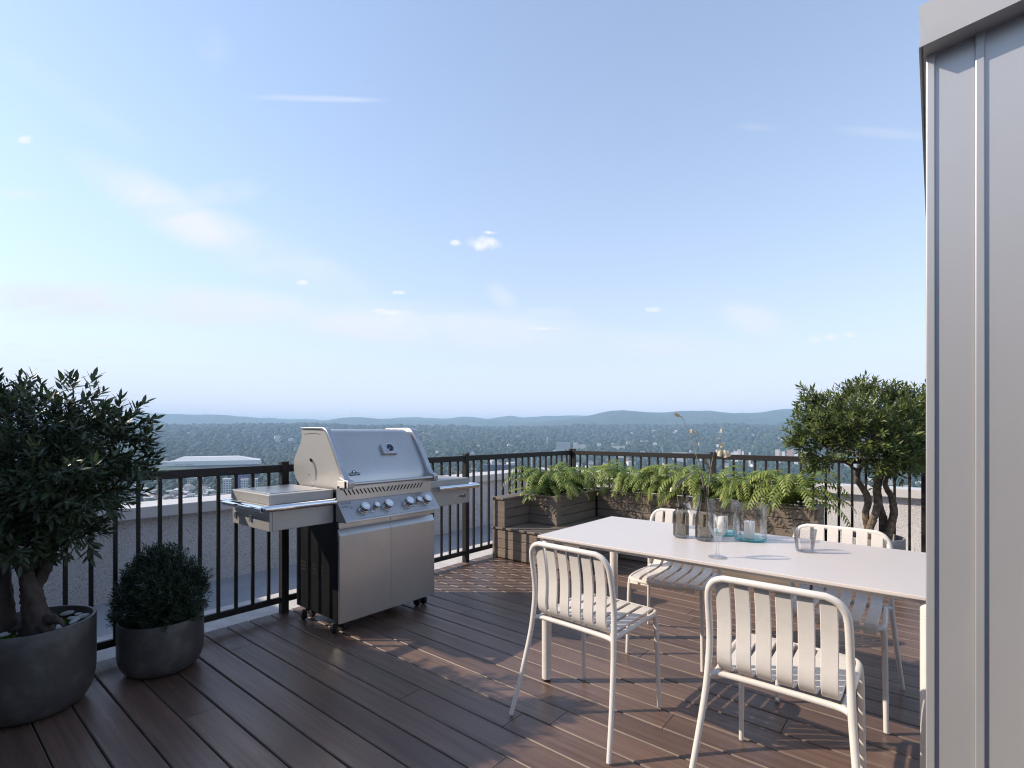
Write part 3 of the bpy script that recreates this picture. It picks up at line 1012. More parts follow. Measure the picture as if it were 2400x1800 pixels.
# ------------------------------------------------------------------ glassware and lanterns on the table
def build_table_things():
    z = TOP + 0.0006

    def vessel(name, label, cat, x, y, prof, mat, n=36, group=None):
        t = thing(name, label, cat, (x, y, z), 0, group)
        return t, MB().lathe(prof, n).build('glass_body', mat, parent=t, world=False, smooth=60)

    # smoke grey jar and bottle
    jar, b = vessel('glass_jar', 'short smoke grey glass jar holding two drooping dry stems', 'vase', -0.975, 2.508,
                    [(0, 0.004), (0.030, 0.003), (0.036, 0.006), (0.0385, 0.014), (0.0385, 0.105), (0.0365, 0.122), (0.029, 0.138), (0.0245, 0.147),
                     (0.0235, 0.154), (0.0265, 0.160), (0.0285, 0.166), (0.0265, 0.1665), (0.0225, 0.158), (0.0225, 0.147), (0.027, 0.137), (0.0345, 0.121), (0.0363, 0.105), (0.0363, 0.016), (0, 0.012)], 'glass_smoke')
    bottle, b = vessel('glass_bottle', 'tall smoke grey glass bottle with two tall dry stems of papery bells', 'vase', -0.862, 2.512,
                       [(0, 0.004), (0.034, 0.003), (0.0405, 0.007), (0.0425, 0.016), (0.0425, 0.095), (0.040, 0.118), (0.033, 0.145), (0.0255, 0.172), (0.0205, 0.200),
                        (0.0180, 0.225), (0.0175, 0.252), (0.0190, 0.258), (0.0185, 0.260), (0.0160, 0.254), (0.0162, 0.225), (0.0187, 0.200), (0.0237, 0.172), (0.031, 0.145), (0.038, 0.118), (0.0405, 0.095), (0.0405, 0.018), (0, 0.013)], 'glass_smoke')

    def bell(m, p, d, ln, w):
        d = Vector(d).normalized()
        a = Vector(p)
        m.tube([a, a + d * ln * 0.12, a + d * ln * 0.35, a + d * ln * 0.75, a + d * ln], [0.0008, w * 0.55, w, w * 0.82, w * 0.95], n=7, cap=False)

    def dried(label, pts, bells, leaves):
        o = thing('dried_stem', label, 'dried stem', pts[0], 0, 'dried stems in the grey vases')
        MB().tube(smooth_path(pts, 5), 0.0011, n=5).build('stalk', 'stem', parent=o, smooth=60)
        for (p, d, ln, w, q) in bells:
            m = MB()
            bell(m, p, d, ln, w)
            m.build('seed_bell', 'pod', parent=o, smooth=60)
            MB().tube(smooth_path([q, (Vector(q) + Vector(p)) / 2 + Vector((0, 0, 0.006)), p], 3), 0.0006, n=4).build('pedicel', 'stem', parent=o)
        for lf in leaves:
            P = smooth_path(lf, 5)
            k = len(P)
            vs_, fs_ = [], []
            for i, p in enumerate(P):
                w = 0.0075 * math.sin(math.pi * (0.06 + 0.94 * i / (k - 1)) ** 0.8) + 0.0006
                sd = Vector((CS, SN, 0)) * w
                vs_ += [p - sd, p + Vector((0, 0, -w * 0.35)), p + sd]
            for i in range(k - 1):
                fs_ += [(i * 3, i * 3 + 1, i * 3 + 4, i * 3 + 3), (i * 3 + 1, i * 3 + 2, i * 3 + 5, i * 3 + 4)]
            MB().add(vs_, fs_).build('blade', 'sage', parent=o, smooth=70)
        return o

    def at(px, py, depth):
        return along((px - 1200) / 1200 * depth, depth, EYE + (1014 - py) / 1200 * depth)
    D = 0.636 * 0.862 + 0.7714 * 2.512
    dried('dry stem leaning left in the tall bottle, one pale bell nodding at its tip',
          [at(1655, 1300, D), at(1657, 1220, D), at(1650, 1150, D - .01), at(1636, 1085, D - .01), at(1622, 1035, D), at(1611, 1005, D), at(1600, 981, D), at(1590, 973, D)],
          [(at(1594, 977, D), Vector(at(1580, 972, D)) - Vector(at(1596, 983, D)), 0.030, 0.0090, at(1600, 981, D)),
           (at(1621, 1005, D), (0, 0, -1), 0.020, 0.0065, at(1613, 1010, D)), (at(1627, 1010, D), (0.3, 0.25, -0.6), 0.016, 0.0062, at(1614, 1014, D)),
           (at(1634, 1016, D), (0.5, 0.4, -0.6), 0.014, 0.005, at(1615, 1019, D)), (at(1637, 1037, D), (0.3, 0.2, -1), 0.015, 0.0042, at(1622, 1036, D)),
           (at(1641, 1028, D), (1, 0.8, 0.1), 0.010, 0.003, at(1623, 1038, D))],
          [[at(1650, 1152, D), at(1645, 1118, D), at(1636, 1106, D - .01), at(1618, 1112, D - .02), at(1598, 1130, D - .03), at(1586, 1150, D - .03)]])
    dried('dry stem leaning right in the tall bottle, a cluster of papery bells near its tip',
          [at(1657, 1300, D), at(1658, 1200, D), at(1663, 1120, D), at(1672, 1065, D), at(1682, 1038, D), at(1690, 1020, D), at(1692, 1005, D)],
          [(at(1690, 1005, D), (0.2, 0.1, -1), 0.020, 0.0055, at(1692, 1004, D)), (at(1690, 1036, D), (0.1, 0.1, -1), 0.026, 0.0085, at(1688, 1028, D)),
           (at(1688, 1051, D), (-0.1, 0, -1), 0.038, 0.0115, at(1685, 1040, D)), (at(1697, 1053, D), (0.2, 0.1, -1), 0.040, 0.0125, at(1686, 1038, D)),
           (at(1701, 1055, D), (0.5, 0.3, -1), 0.034, 0.0105, at(1687, 1036, D)), (at(1679, 1028, D), (-0.4, -0.3, -0.8), 0.016, 0.0048, at(1685, 1030, D))],
          [[at(1662, 1140, D), at(1666, 1110, D), at(1661, 1094, D), at(1653, 1080, D - .01), at(1657, 1074, D - .02), at(1668, 1078, D - .02)]])
    D2 = 0.636 * 0.975 + 0.7714 * 2.508
    dried('dry stem curving left over the rim of the short jar',
          [at(1605, 1250, D2), at(1596, 1215, D2), at(1590, 1180, D2), at(1586, 1157, D2), at(1582, 1140, D2), at(1579, 1134, D2)],
          [(at(1574, 1142, D2), (-0.1, 0, -1), 0.022, 0.007, at(1579, 1134, D2))],
          [[at(1583, 1142, D2), at(1590, 1130, D2), at(1605, 1119, D2), at(1620, 1112, D2), at(1632, 1106, D2 - .02)]])
    dried('thin bare dry stem standing upright in the short jar',
          [at(1609, 1252, D2), at(1601, 1205, D2), at(1598, 1178, D2), at(1599, 1160, D2), at(1601, 1150, D2)],
          [(at(1601, 1150, D2), (0.1, 0, 1), 0.010, 0.003, at(1600, 1153, D2))], [])

    # stem glasses
    wg = [(0, 0.003), (0.0365, 0.0015), (0.0375, 0.003), (0.030, 0.006), (0.012, 0.0105), (0.0072, 0.020), (0.0066, 0.045), (0.0070, 0.058), (0.0095, 0.070), (0.017, 0.086),
          (0.028, 0.101), (0.0352, 0.118), (0.0385, 0.136), (0.0390, 0.156), (0.0375, 0.178), (0.0362, 0.1785), (0.0374, 0.156), (0.0369, 0.136), (0.0335, 0.119), (0.0262, 0.104), (0.015, 0.090), (0.006, 0.081), (0, 0.079)]
    vessel('wine_glass', 'clear stem glass standing near the front edge of the table', 'glass', -0.700, 2.200, wg, 'glass_clear', group='stem glasses on the table')
    vessel('wine_glass', 'clear stem glass at the far table edge, half hidden behind the grey vases', 'glass', -1.02, 2.800, wg, 'glass_clear', group='stem glasses on the table')

    # tumbler of seeded glass
    t, b = vessel('tumbler', 'seeded clear glass tumbler alone at the right of the table', 'glass', -0.440, 2.555,
                  [(0, 0.002), (0.032, 0.002), (0.0348, 0.005), (0.0475, 0.099), (0.0465, 0.100), (0.0440, 0.099), (0.0325, 0.012), (0, 0.010)], 'glass_seed')
    rr = random.Random(5)
    m = MB()
    for i in range(170):
        hh = 0.03 + 0.068 * rr.random() ** 0.6
        a = rr.uniform(0, 2 * math.pi)
        rad = 0.0325 + (hh - 0.012) * 0.132 + 0.0005
        s = rr.uniform(0.0006, 0.0014)
        c = Vector((rad * math.cos(a), rad * math.sin(a), hh))
        m.add([c + Vector(q) * s for q in ((1, 0, 0), (-1, 0, 0), (0, 1, 0), (0, -1, 0), (0, 0, 1.6), (0, 0, -1.6))],
              [(0, 2, 4), (2, 1, 4), (1, 3, 4), (3, 0, 4), (2, 0, 5), (1, 2, 5), (3, 1, 5), (0, 3, 5)])
    tag(m.build('air_bubble', 'glass_seed', parent=t, world=False, smooth=80), kind='stuff')

    # hurricane lanterns with candles
    for (x, y, la, lc) in ((-0.690, 2.660, 'clear glass lantern with a teal base, the front one of the pair', 'white pillar candle inside the front glass lantern'),
                           (-0.835, 2.725, 'clear glass lantern with a teal base, half hidden behind the tall grey bottle', 'white pillar candle inside the rear glass lantern')):
        t, b = vessel('glass_lantern', la, 'lantern', x, y, [(0.0695, 0.012), (0.0722, 0.016), (0.0725, 0.168), (0.0705, 0.174), (0.0680, 0.1735), (0.0690, 0.165), (0.0685, 0.014)], 'glass_clear', 48, 'glass lanterns on the table')
        MB().lathe([(0, 0.0005), (0.066, 0.0005), (0.0715, 0.004), (0.0722, 0.0155), (0.0683, 0.0135), (0.05, 0.0095), (0, 0.0095)], 48).build('glass_base', 'glass_teal', parent=t, world=False, smooth=60)
        cx, cy = x - 0.004, y - 0.004
        k = thing('pillar_candle', lc, 'candle', (cx, cy, z + 0.0102), 0, 'candles in the lanterns')
        MB().lathe([(0, 0), (0.023, 0), (0.0242, 0.001), (0.0242, 0.078), (0.0235, 0.0805), (0.021, 0.080), (0.013, 0.0775), (0, 0.0765)], 32).build('wax', 'wax', parent=k, world=False, smooth=50)
        MB().tube([(0, 0, 0.076), (0.0004, 0, 0.085), (0.0016, 0.0006, 0.092)], 0.0009, n=6).build('wick', 'wick', parent=k, world=False)


build_table_things()
# ------------------------------------------------------------------ barbecue
def build_barbecue():
    X0, X1, Y0, Y1 = -3.335, -2.832, 1.748, 2.522          # cabinet back / front, left / right sides
    g = thing('gas_barbecue', 'stainless steel gas barbecue with side shelves and its lid shut, beside the left railing', 'barbecue', ((X0 + X1) / 2, (Y0 + Y1) / 2, 0))
    B = lambda m, name, mat, **k: m.build(name, mat, parent=k.pop('parent', g), **k)
    # cart
    m = MB()
    m.box(X0, X1 - 0.002, Y0, Y0 + 0.012, 0.10, 0.712)
    B(m, 'side_panel', 'black', bevel=0.003)
    pan = MB().box(X0, X1 - 0.002, Y1 - 0.012, Y1, 0.10, 0.712)
    B(pan, 'side_panel', 'black', bevel=0.003)
    B(MB().box(X0, X0 + 0.01, Y0 + 0.0125, Y1 - 0.0125, 0.10, 0.70), 'back_panel', 'black')
    B(MB().box(X0 + 0.0105, X1 - 0.012, Y0 + 0.0125, Y1 - 0.0125, 0.10, 0.125), 'floor_panel', 'black')
    for k_, (yy, zz) in enumerate([(0, 0.405), (0, 0.38), (0, 0.355)]):
        for xx0, xx1 in ((-3.285, -3.210), (-3.185, -3.150), (-3.125, -3.075), (-3.050, -3.000)):
            B(MB().box(xx0, xx1, Y0 - 0.0012, Y0 + 0.001, zz - 0.004, zz + 0.004), 'louvre_slot', 'hole')
    ym = (Y0 + Y1) / 2
    for (a, b) in ((Y0 + 0.001, ym - 0.0006), (ym + 0.0006, Y1 - 0.001)):
        prof = [(X1, 0.088), (X1 + 0.018, 0.088), (X1 + 0.018, 0.628), (X1 - 0.002, 0.668), (X1 - 0.006, 0.668), (X1 - 0.006, 0.60), (X1, 0.59)]
        B(MB().prism(prof, 'y', a, b), 'door', 'steel', bevel=0.0012)
    B(MB().box(X1 - 0.022, X1 - 0.0065, Y0 + 0.0125, Y1 - 0.0125, 0.630, 0.676), 'pull_recess', 'cast')
    B(MB().box(X1 - 0.02, X1 + 0.012, Y0 + 0.001, ym - 0.001, 0.678, 0.711).box(X1 - 0.02, X1 + 0.012, ym + 0.001, Y1 - 0.001, 0.678, 0.711), 'door_rail', 'steel', bevel=0.0015)
    # castors
    for (x, y) in ((X1 - 0.07, Y0 + 0.055), (X1 - 0.07, Y1 - 0.05), (X0 + 0.05, Y0 + 0.06), (X0 + 0.05, Y1 - 0.05)):
        c = B(MB().box(x - 0.016, x + 0.016, y - 0.017, y + 0.017, 0.058, 0.0985), 'castor', 'rubber', bevel=0.004)
        for s in (-1, 1):
            mm = MB()
            pr = [(0.0, -0.013), (0.026, -0.013), (0.033, -0.008), (0.034, 0.0), (0.033, 0.008), (0.026, 0.013), (0.0, 0.013)]
            vv = MB().lathe(pr, 24)
            mm.add([(x + p[0] - 0.012, y + s * 0.0305 + p[2], 0.0345 + p[1]) for p in vv.v], vv.f)
            B(mm, 'wheel', 'rubber', parent=c, smooth=40)
    # fire box front, control panel
    FX = -2.850
    body = [(X0 + 0.03, 0.7125), (FX - 0.012, 0.7125), (FX - 0.012, 0.905), (X0 - 0.02, 0.905), (X0 - 0.04, 0.80)]
    B(MB().prism(body, 'y', Y0 + 0.02, Y1 - 0.02), 'fire_box', 'black')
    P0, P1 = Vector((FX, 0, 0.836)), Vector((-2.748, 0, 0.722))
    prof = [(FX - 0.010, 0.7135), (P1.x, 0.7135), (P1.x, P1.z), (P0.x + 0.001, P0.z), (FX - 0.010, P0.z)]
    cp = B(MB().prism(prof, 'y', Y0 + 0.004, Y1 - 0.004), 'control_panel', 'steel', bevel=0.002)
    fr = B(MB().box(FX - 0.010, FX - 0.0005, Y0 + 0.004, Y1 - 0.004, 0.8365, 0.934), 'front_panel', 'steel', bevel=0.001)
    # slanted slots, leaning towards the middle on both sides
    for i in range(22):
        half = i < 11
        y = Y0 + 0.060 + (i * 0.0288 if half else i * 0.0288 + 0.018)
        s = 1 if half else -1
        a, b = Vector((FX + 0.0002, y - s * 0.0115, 0.913)), Vector((FX + 0.0002, y + s * 0.0145, 0.874))
        d = (b - a).normalized()
        n_ = Vector((0, -d.z, d.y)) * 0.0041
        mm = MB()
        ring = []
        for q in range(7):
            t = math.pi * q / 6
            ring.append(a - d * math.sin(t) * 0.0041 + n_ * math.cos(t))
        for q in range(7):
            t = math.pi * q / 6
            ring.append(b + d * math.sin(t) * 0.0041 - n_ * math.cos(t))
        k2 = len(ring)
        mm.add(ring + [p - Vector((0.004, 0, 0)) for p in ring], [tuple(range(k2))] + [(j, (j + 1) % k2, k2 + (j + 1) % k2, k2 + j) for j in range(k2)])
        B(mm, 'vent_slot', 'hole', parent=fr)
    # knobs on the sloping panel
    sl = (P1 - P0).normalized()
    nrm = Vector((-sl.z, 0, sl.x))
    if nrm.x < 0:
        nrm = -nrm
    yv = Vector((0, 1, 0))

    def onpanel(t, y, h=0.0):
        p = P0 + (P1 - P0) * t + nrm * h
        return Vector((p.x, y, p.z))
    knobs = [(Y0 + 0.157, 1.0), (Y0 + 0.243, 0.66), (Y0 + 0.338, 1.0), (Y0 + 0.512, 1.0), (Y0 + 0.593, 0.66), (Y0 + 0.672, 1.0)]
    for (y, s) in knobs:
        def ring_part(name, prof, mat, parent, tt=0.52):
            mm = MB().lathe(prof, 28)
            c = onpanel(tt, y)
            q = MB().add([c + (-sl) * p[1] + yv * p[0] + nrm * p[2] for p in mm.v], mm.f)
            return B(q, name, mat, parent=parent, smooth=40)
        r_ = 0.0305 * s
        kb = ring_part('knob', [(0, 0.001), (r_ * 1.02, 0.001), (r_ * 1.02, 0.005), (r_ * 0.93, 0.008), (r_ * 0.90, 0.024), (0, 0.024)], 'chrome', g)
        ring_part('knob_band', [(0, 0.0245), (r_ * 0.98, 0.0245), (r_ * 1.0, 0.026), (r_ * 1.0, 0.033), (0, 0.033)], 'black', kb)
        ring_part('knob_cap', [(0, 0.0335), (r_ * 0.97, 0.0335), (r_ * 0.97, 0.040), (r_ * 0.90, 0.0445), (0, 0.0455)], 'chrome', kb)
        c = onpanel(0.52, y)
        q = MB()
        vv = MB().box(-r_ * 0.72, r_ * 0.72, -r_ * 0.15, r_ * 0.15, 0.044, 0.050)
        q.add([c + (-sl) * (p[1] + r_ * 0.12) + yv * p[0] + nrm * p[2] for p in vv.v], vv.f)
        B(q, 'knob_grip', 'chrome', parent=kb, bevel=0.002)
        # printed dial arc under each knob
        q = MB()
        ra, n2 = r_ * 1.30, 14
        for j in range(n2):
            a0, a1 = R(205 + j * 100 / n2), R(205 + (j + 1) * 100 / n2)
            w2 = 0.0013 * (1.35 - j / n2)
            q.add([c + (-sl) * (rr_ * math.sin(a)) + yv * (rr_ * math.cos(a)) + nrm * 0.0006 for (a, rr_) in ((a0, ra), (a1, ra), (a1, ra + w2), (a0, ra + w2))], [(0, 1, 2, 3)])
        for a in (190, 318):
            pc = c + (-sl) * (ra * math.sin(R(a))) + yv * (ra * math.cos(R(a))) + nrm * 0.0006
            q.add([pc + (-sl) * dx + yv * dy for dx, dy in ((-.0016, -.0016), (.0016, -.0016), (.0016, .0016), (-.0016, .0016))], [(0, 1, 2, 3)])
        B(q, 'dial_print', 'hole', parent=cp)
    for (t, y) in ((0.80, Y0 + 0.062), (0.50, Y1 - 0.045), (0.78, Y1 - 0.052)):
        q = MB()
        c = onpanel(t, y)
        for j in range(18):
            a0, a1 = 2 * math.pi * j / 18, 2 * math.pi * (j + 1) / 18
            q.add([c + (-sl) * (rr_ * math.sin(a)) + yv * (rr_ * math.cos(a)) + nrm * 0.0006 for (a, rr_) in ((a0, .0085), (a1, .0085), (a1, .0098), (a0, .0098))], [(0, 1, 2, 3)])
        B(q, 'button_print', 'ink', parent=cp)
    lettering('lettering', 'SIZZLE', 0.0185, 'ink', cp, onpanel(0.12, Y0 + 0.060, 0.0008), yv, -sl, 1.25)
    lettering('lettering', 'ZONE', 0.0145, 'ink', cp, onpanel(0.29, Y0 + 0.043, 0.0008), yv, -sl, 1.15)
    q = MB()
    c = onpanel(0.36, Y0 + 0.082)
    for i in range(3):
        for j in range(3):
            p = c + yv * (i - 1) * 0.0062 + sl * (j - 1) * 0.0062
            q.add([p + yv * a + sl * b_ + nrm * 0.0006 for a, b_ in ((-.0026, 0), (0, -.0026), (.0026, 0), (0, .0026))], [(0, 1, 2, 3)])
    B(q, 'diamond_print', 'ink', parent=cp)
    q = MB()
    for (a, b_) in ((Y0 + 0.10, Y0 + 0.40), (Y0 + 0.42, Y1 - 0.10)):
        q.add([onpanel(0.93, a, 0.0006), onpanel(0.93, b_, 0.0006), onpanel(0.938, b_, 0.0006), onpanel(0.938, a, 0.0006)], [(0, 1, 2, 3)])
    B(q, 'line_print', 'ink', parent=cp)

    # hood: rolled lid between two cast end caps
    HY0, HY1 = 1.782, 2.492
    lid_front = [(-2.836, 0.938), (-2.848, 0.985), (-2.868, 1.030), (-2.900, 1.085), (-2.950, 1.165), (-3.000, 1.240), (-3.022, 1.266), (-3.048, 1.280), (-3.085, 1.286)]
    lf = [(p.x, p.z) for p in smooth_path([(a, 0, b) for a, b in lid_front], 4)]
    back = [(-3.330, 1.290), (-3.336, 1.205), (-3.425, 1.090), (-3.432, 1.000), (-3.400, 0.945), (-3.352, 0.906)]
    bk = [(p.x, p.z) for p in smooth_path([(a, 0, b) for a, b in back], 3)]
    lid = lf + bk + [(-2.836, 0.906)]
    B(MB().prism(lid, 'y', HY0 + 0.022, HY1 - 0.022), 'lid', 'steel', smooth=30)
    for s, (a, b) in (('l', (HY0, HY0 + 0.0215)), ('r', (HY1 - 0.0215, HY1))):
        B(MB().prism([(x - 0.004, z_) for x, z_ in lid], 'y', a, b), 'lid_side', 'steel_side', bevel=0.0015)
    trim_in = lf[2:] + [(-3.20, 1.2885), (-3.330, 1.290)]
    outp = [(-2.786, 0.968), (-2.818, 1.000), (-2.848, 1.052), (-2.885, 1.112), (-2.935, 1.192), (-2.985, 1.262), (-3.012, 1.288), (-3.045, 1.299), (-3.10, 1.3015), (-3.335, 1.3005)]
    outp = [(p.x, p.z) for p in smooth_path([(a, 0, b) for a, b in outp], 4)]
    inp = [(p.x, p.z) for p in smooth_path([(a, 0, b) for a, b in trim_in], 1)]
    strip = outp + list(reversed(inp))
    for (a, b) in ((HY0 - 0.010, HY0 + 0.026), (HY1 - 0.026, HY1 + 0.010)):
        # strip built as quads so the outline stays clean
        k = 24
        def samp(P, t):
            d = [0]
            for p, q_ in zip(P, P[1:]):
                d.append(d[-1] + math.hypot(q_[0] - p[0], q_[1] - p[1]))
            x = t * d[-1]
            for i in range(len(P) - 1):
                if x <= d[i + 1] + 1e-9:
                    f = (x - d[i]) / max(1e-9, d[i + 1] - d[i])
                    return (P[i][0] + (P[i + 1][0] - P[i][0]) * f, P[i][1] + (P[i + 1][1] - P[i][1]) * f)
            return P[-1]
        mm = MB()
        vs_, fs_ = [], []
        for i in range(k + 1):
            o_, i_ = samp(outp, i / k), samp(inp, i / k)
            vs_ += [(o_[0], a, o_[1]), (o_[0], b, o_[1]), (i_[0], b, i_[1]), (i_[0], a, i_[1])]
        for i in range(k):
            for j in range(4):
                fs_.append((i * 4 + j, i * 4 + (j + 1) % 4, i * 4 + 4 + (j + 1) % 4, i * 4 + 4 + j))
        fs_ += [(3, 2, 1, 0), (k * 4, k * 4 + 1, k * 4 + 2, k * 4 + 3)]
        mm.add(vs_, fs_)
        cap = B(mm, 'lid_end_trim', 'cast', bevel=0.004, smooth=50)
        yo = (a + b) / 2
        sgn = -1 if a < 2 else 1
        foot = [(-2.852, 0.920), (-2.770, 0.918), (-2.756, 0.926), (-2.752, 0.958), (-2.762, 0.971), (-2.800, 0.974), (-2.852, 0.990)]
        B(MB().prism(foot, 'y', a - 0.001, b + 0.006 if sgn < 0 else b + 0.001), 'handle_mount', 'cast', bevel=0.004)
    # pad added for the sun's bright reflection on the left mount
    B(MB().box(-2.862, -2.782, HY0 - 0.0195, HY0 - 0.0155, 0.922, 0.966), 'sun_glint_plate', 'steel', bevel=0.006)
    B(MB().tube([(-2.772, HY0 + 0.035, 0.946), (-2.772, HY1 - 0.03, 0.946)], 0.0115, n=18), 'lid_handle', 'steel', smooth=50)
    # curved slot and small rivet on the lid's left side
    q = MB()
    sl_pts = smooth_path([(-3.215, HY0 - 0.0006, 1.085), (-3.165, HY0 - 0.0006, 1.055), (-3.145, HY0 - 0.0006, 1.00), (-3.158, HY0 - 0.0006, 0.945), (-3.200, HY0 - 0.0006, 0.910)], 5)
    for i in range(len(sl_pts) - 1):
        a, b = sl_pts[i], sl_pts[i + 1]
        d = (b - a).normalized()
        n_ = Vector((-d.z, 0, d.x)) * 0.0115
        q.add([a - n_, b - n_, b + n_, a + n_], [(0, 1, 2, 3)])
    B(q, 'hinge_slot', 'cast')
    q = MB()
    for p in sl_pts[:3]:
        q.add([p + Vector((dx, -0.0008, dz)) for dx, dz in ((-.010, -.008), (.010, -.008), (.010, .008), (-.010, .008))], [(0, 1, 2, 3)])
    B(q, 'hinge_slot_dark', 'hole')
    B(MB().tube([(-3.235, HY0 - 0.003, 0.985), (-3.235, HY0 + 0.001, 0.985)], 0.005, n=10), 'rivet', 'cast', smooth=40)
    B(MB().tube([(-3.300, HY0 - 0.001, 1.255), (-3.15, HY0 - 0.001, 1.262), (-3.09, HY0 - 0.001, 1.252)], 0.0012, n=5), 'seam', 'hole')
    # thermometer housing on the lid slope
    s0, s1 = Vector((-2.915, 0, 1.110)), Vector((-2.965, 0, 1.188))
    td = (s1 - s0).normalized()
    tn = Vector((td.z, 0, -td.x))
    yc = 2.205
    cen = Vector((-2.938, yc, 1.148))
    def tilt(mm):
        return MB().add([cen + td * p[1] + yv * p[0] + tn * p[2] for p in mm.v], mm.f)
    w_, h_ = 0.062, 0.042
    poly = [(-w_, -h_ + .004), (-w_ + .004, -h_), (w_ - .004, -h_), (w_, -h_ + .004)] + [(0.045 + 0.017 * math.cos(R(a)) * 1.0, 0.012 + 0.030 * math.sin(R(a))) for a in (0, 20, 40, 60, 80, 90)] + \
           [(-0.045 + 0.017 * math.cos(R(a)), 0.012 + 0.030 * math.sin(R(a))) for a in (90, 100, 120, 140, 160, 180)]
    gz = B(tilt(MB().prism(poly, 'z', 0.0, 0.022)), 'thermometer', 'cast', bevel=0.004)
    B(tilt(MB().lathe([(0.030, 0.0225), (0.0335, 0.0225), (0.0335, 0.0260), (0.030, 0.0260)], 32)), 'bezel', 'chrome', parent=gz, smooth=40)
    B(tilt(MB().lathe([(0, 0.0230), (0.0298, 0.0230)], 32)), 'dial', 'dial', parent=gz)
    q = MB()
    for i in range(14):
        a = R(-50 + i * 280 / 13)
        c_, s_ = math.cos(a), math.sin(a)
        q.add([(0.021 * c_ - .0006 * s_, 0.021 * s_ + .0006 * c_, 0.0236), (0.021 * c_ + .0006 * s_, 0.021 * s_ - .0006 * c_, 0.0236),
               (0.026 * c_ + .0006 * s_, 0.026 * s_ - .0006 * c_, 0.0236), (0.026 * c_ - .0006 * s_, 0.026 * s_ + .0006 * c_, 0.0236)], [(0, 1, 2, 3)])
    B(tilt(q), 'dial_ticks', 'letter', parent=gz)
    B(tilt(MB().add([(-0.0225, -0.016, 0.0238), (-0.0205, -0.0175, 0.0238), (0.002, -0.0005, 0.0238), (0.0005, 0.002, 0.0238)], [(0, 1, 2, 3)])), 'needle', 'letter', parent=gz)
    # maker's badge
    bc = Vector((-2.8545, 1.880, 1.000))
    bt = Vector((-0.020, 0, 0.045)).normalized()
    bn = Vector((bt.z, 0, -bt.x))
    def bad(mm, h=0.0):
        return MB().add([bc + bt * p[1] + yv * p[0] + bn * (p[2] + h) for p in mm.v], mm.f)
    BS = 0.72
    pl = [(x * BS, y * BS) for x, y in [(x, y) for x, y in arc(0.046, 0, 0.013, -90, 90, 8)] + [(0.026, 0.013)] + [(x, y) for x, y in arc(0, 0.010, 0.0255, 8, 172, 14)] + [(-0.026, 0.013)] + [(x, y) for x, y in arc(-0.046, 0, 0.013, 90, 270, 8)]]
    bd = B(bad(MB().prism(pl, 'z', 0.0, 0.0025)), 'badge', 'badge', bevel=0.0006)
    lettering('lettering', 'NAPOLEON', 0.0148, 'letter', bd, bc + bn * 0.0032, yv, bt, 1.0)
    fl = [(0, 0.033), (0.006, 0.026), (0.010, 0.027), (0.013, 0.021), (0.010, 0.016), (0.004, 0.0135), (0.0018, 0.018), (0, 0.0135), (-0.0018, 0.018), (-0.004, 0.0135), (-0.010, 0.016), (-0.013, 0.021), (-0.010, 0.027), (-0.006, 0.026)]
    B(bad(MB().prism([(a * BS, b * BS) for a, b in fl], 'z', 0.0027, 0.0033)), 'flame_emblem', 'letter', parent=bd)

    # side shelves with towel bars
    SX0, SX1 = -3.395, -2.884
    for side in ('left', 'right'):
        if side == 'left':
            a, b, zt = 1.352, Y0 + 0.0025, 0.912
        else:
            a, b, zt = Y1 - 0.0025, 2.955, 0.904
        m = MB().box(SX0, SX1, a, b, zt - 0.058, zt)
        sh = B(m, 'side_shelf', 'steel_side', bevel=0.004)
        lo = 0.706
        e = 0.02
        B(MB().box(SX1 - 0.018, SX1 - 0.001, a + (0.018 if side == 'left' else 0), b - (0 if side == 'left' else 0.018), lo, zt - 0.0585), 'shelf_apron', 'steel_side', parent=sh, bevel=0.003)
        ye = a if side == 'left' else b
        s = -1 if side == 'left' else 1
        y_lo, y_hi = sorted((ye, ye - s * 0.017))
        B(MB().box(SX0 + 0.02, SX1 - 0.0, y_lo, y_hi, lo, zt - 0.0585), 'shelf_end', 'steel_side', parent=sh, bevel=0.003)
        if side == 'left':
            B(MB().box(SX0 + 0.06, SX1 - 0.06, a + 0.030, b - 0.04, zt + 0.0004, zt + 0.004), 'burner_lid', 'steel', parent=sh, bevel=0.0015)
            for x in (-3.33, -3.12):
                B(MB().box(x, x + 0.022, a - 0.010, a - 0.0005, 0.742, 0.778), 'hook', 'cast', parent=sh, bevel=0.002)
        corner = [(SX1 + 0.0003, zt - 0.004), (SX1 + 0.0003, lo)]
        # towel bar
        r_ = 0.0190
        if side == 'left':
            p = [(-2.835, b - 0.016, 0.842), (-2.835, a - 0.005, 0.842)]
            B(MB().tube(p, r_, n=20), 'towel_bar', 'chrome', parent=sh, smooth=50)
            B(MB().tube([(-2.842, a - 0.052, 0.842), (-3.36, a - 0.052, 0.842)], r_, n=20), 'towel_bar', 'chrome', parent=sh, smooth=50)
            B(MB().tube(smooth_path([(-2.835, a - 0.005, 0.842), (-2.835, a - 0.03, 0.842), (-2.842, a - 0.047, 0.842), (-2.862, a - 0.052, 0.842)], 4), r_, n=20), 'towel_bar', 'chrome', parent=sh, smooth=50)
            q = MB()
            for y in (a + 0.04, b - 0.05):
                q.tube([(SX1 - 0.005, y, 0.842), (-2.84, y, 0.842)], 0.009, n=10)
            for x in (-3.32, -2.93):
                q.tube([(x, a + 0.004, 0.842), (x, a - 0.048, 0.842)], 0.009, n=10)
            B(q, 'bar_post', 'cast', parent=sh, smooth=50)
        else:
            B(MB().tube([(-2.835, a + 0.062, 0.846), (-2.835, b + 0.035, 0.842)], r_, n=20), 'towel_bar', 'chrome', parent=sh, smooth=50)
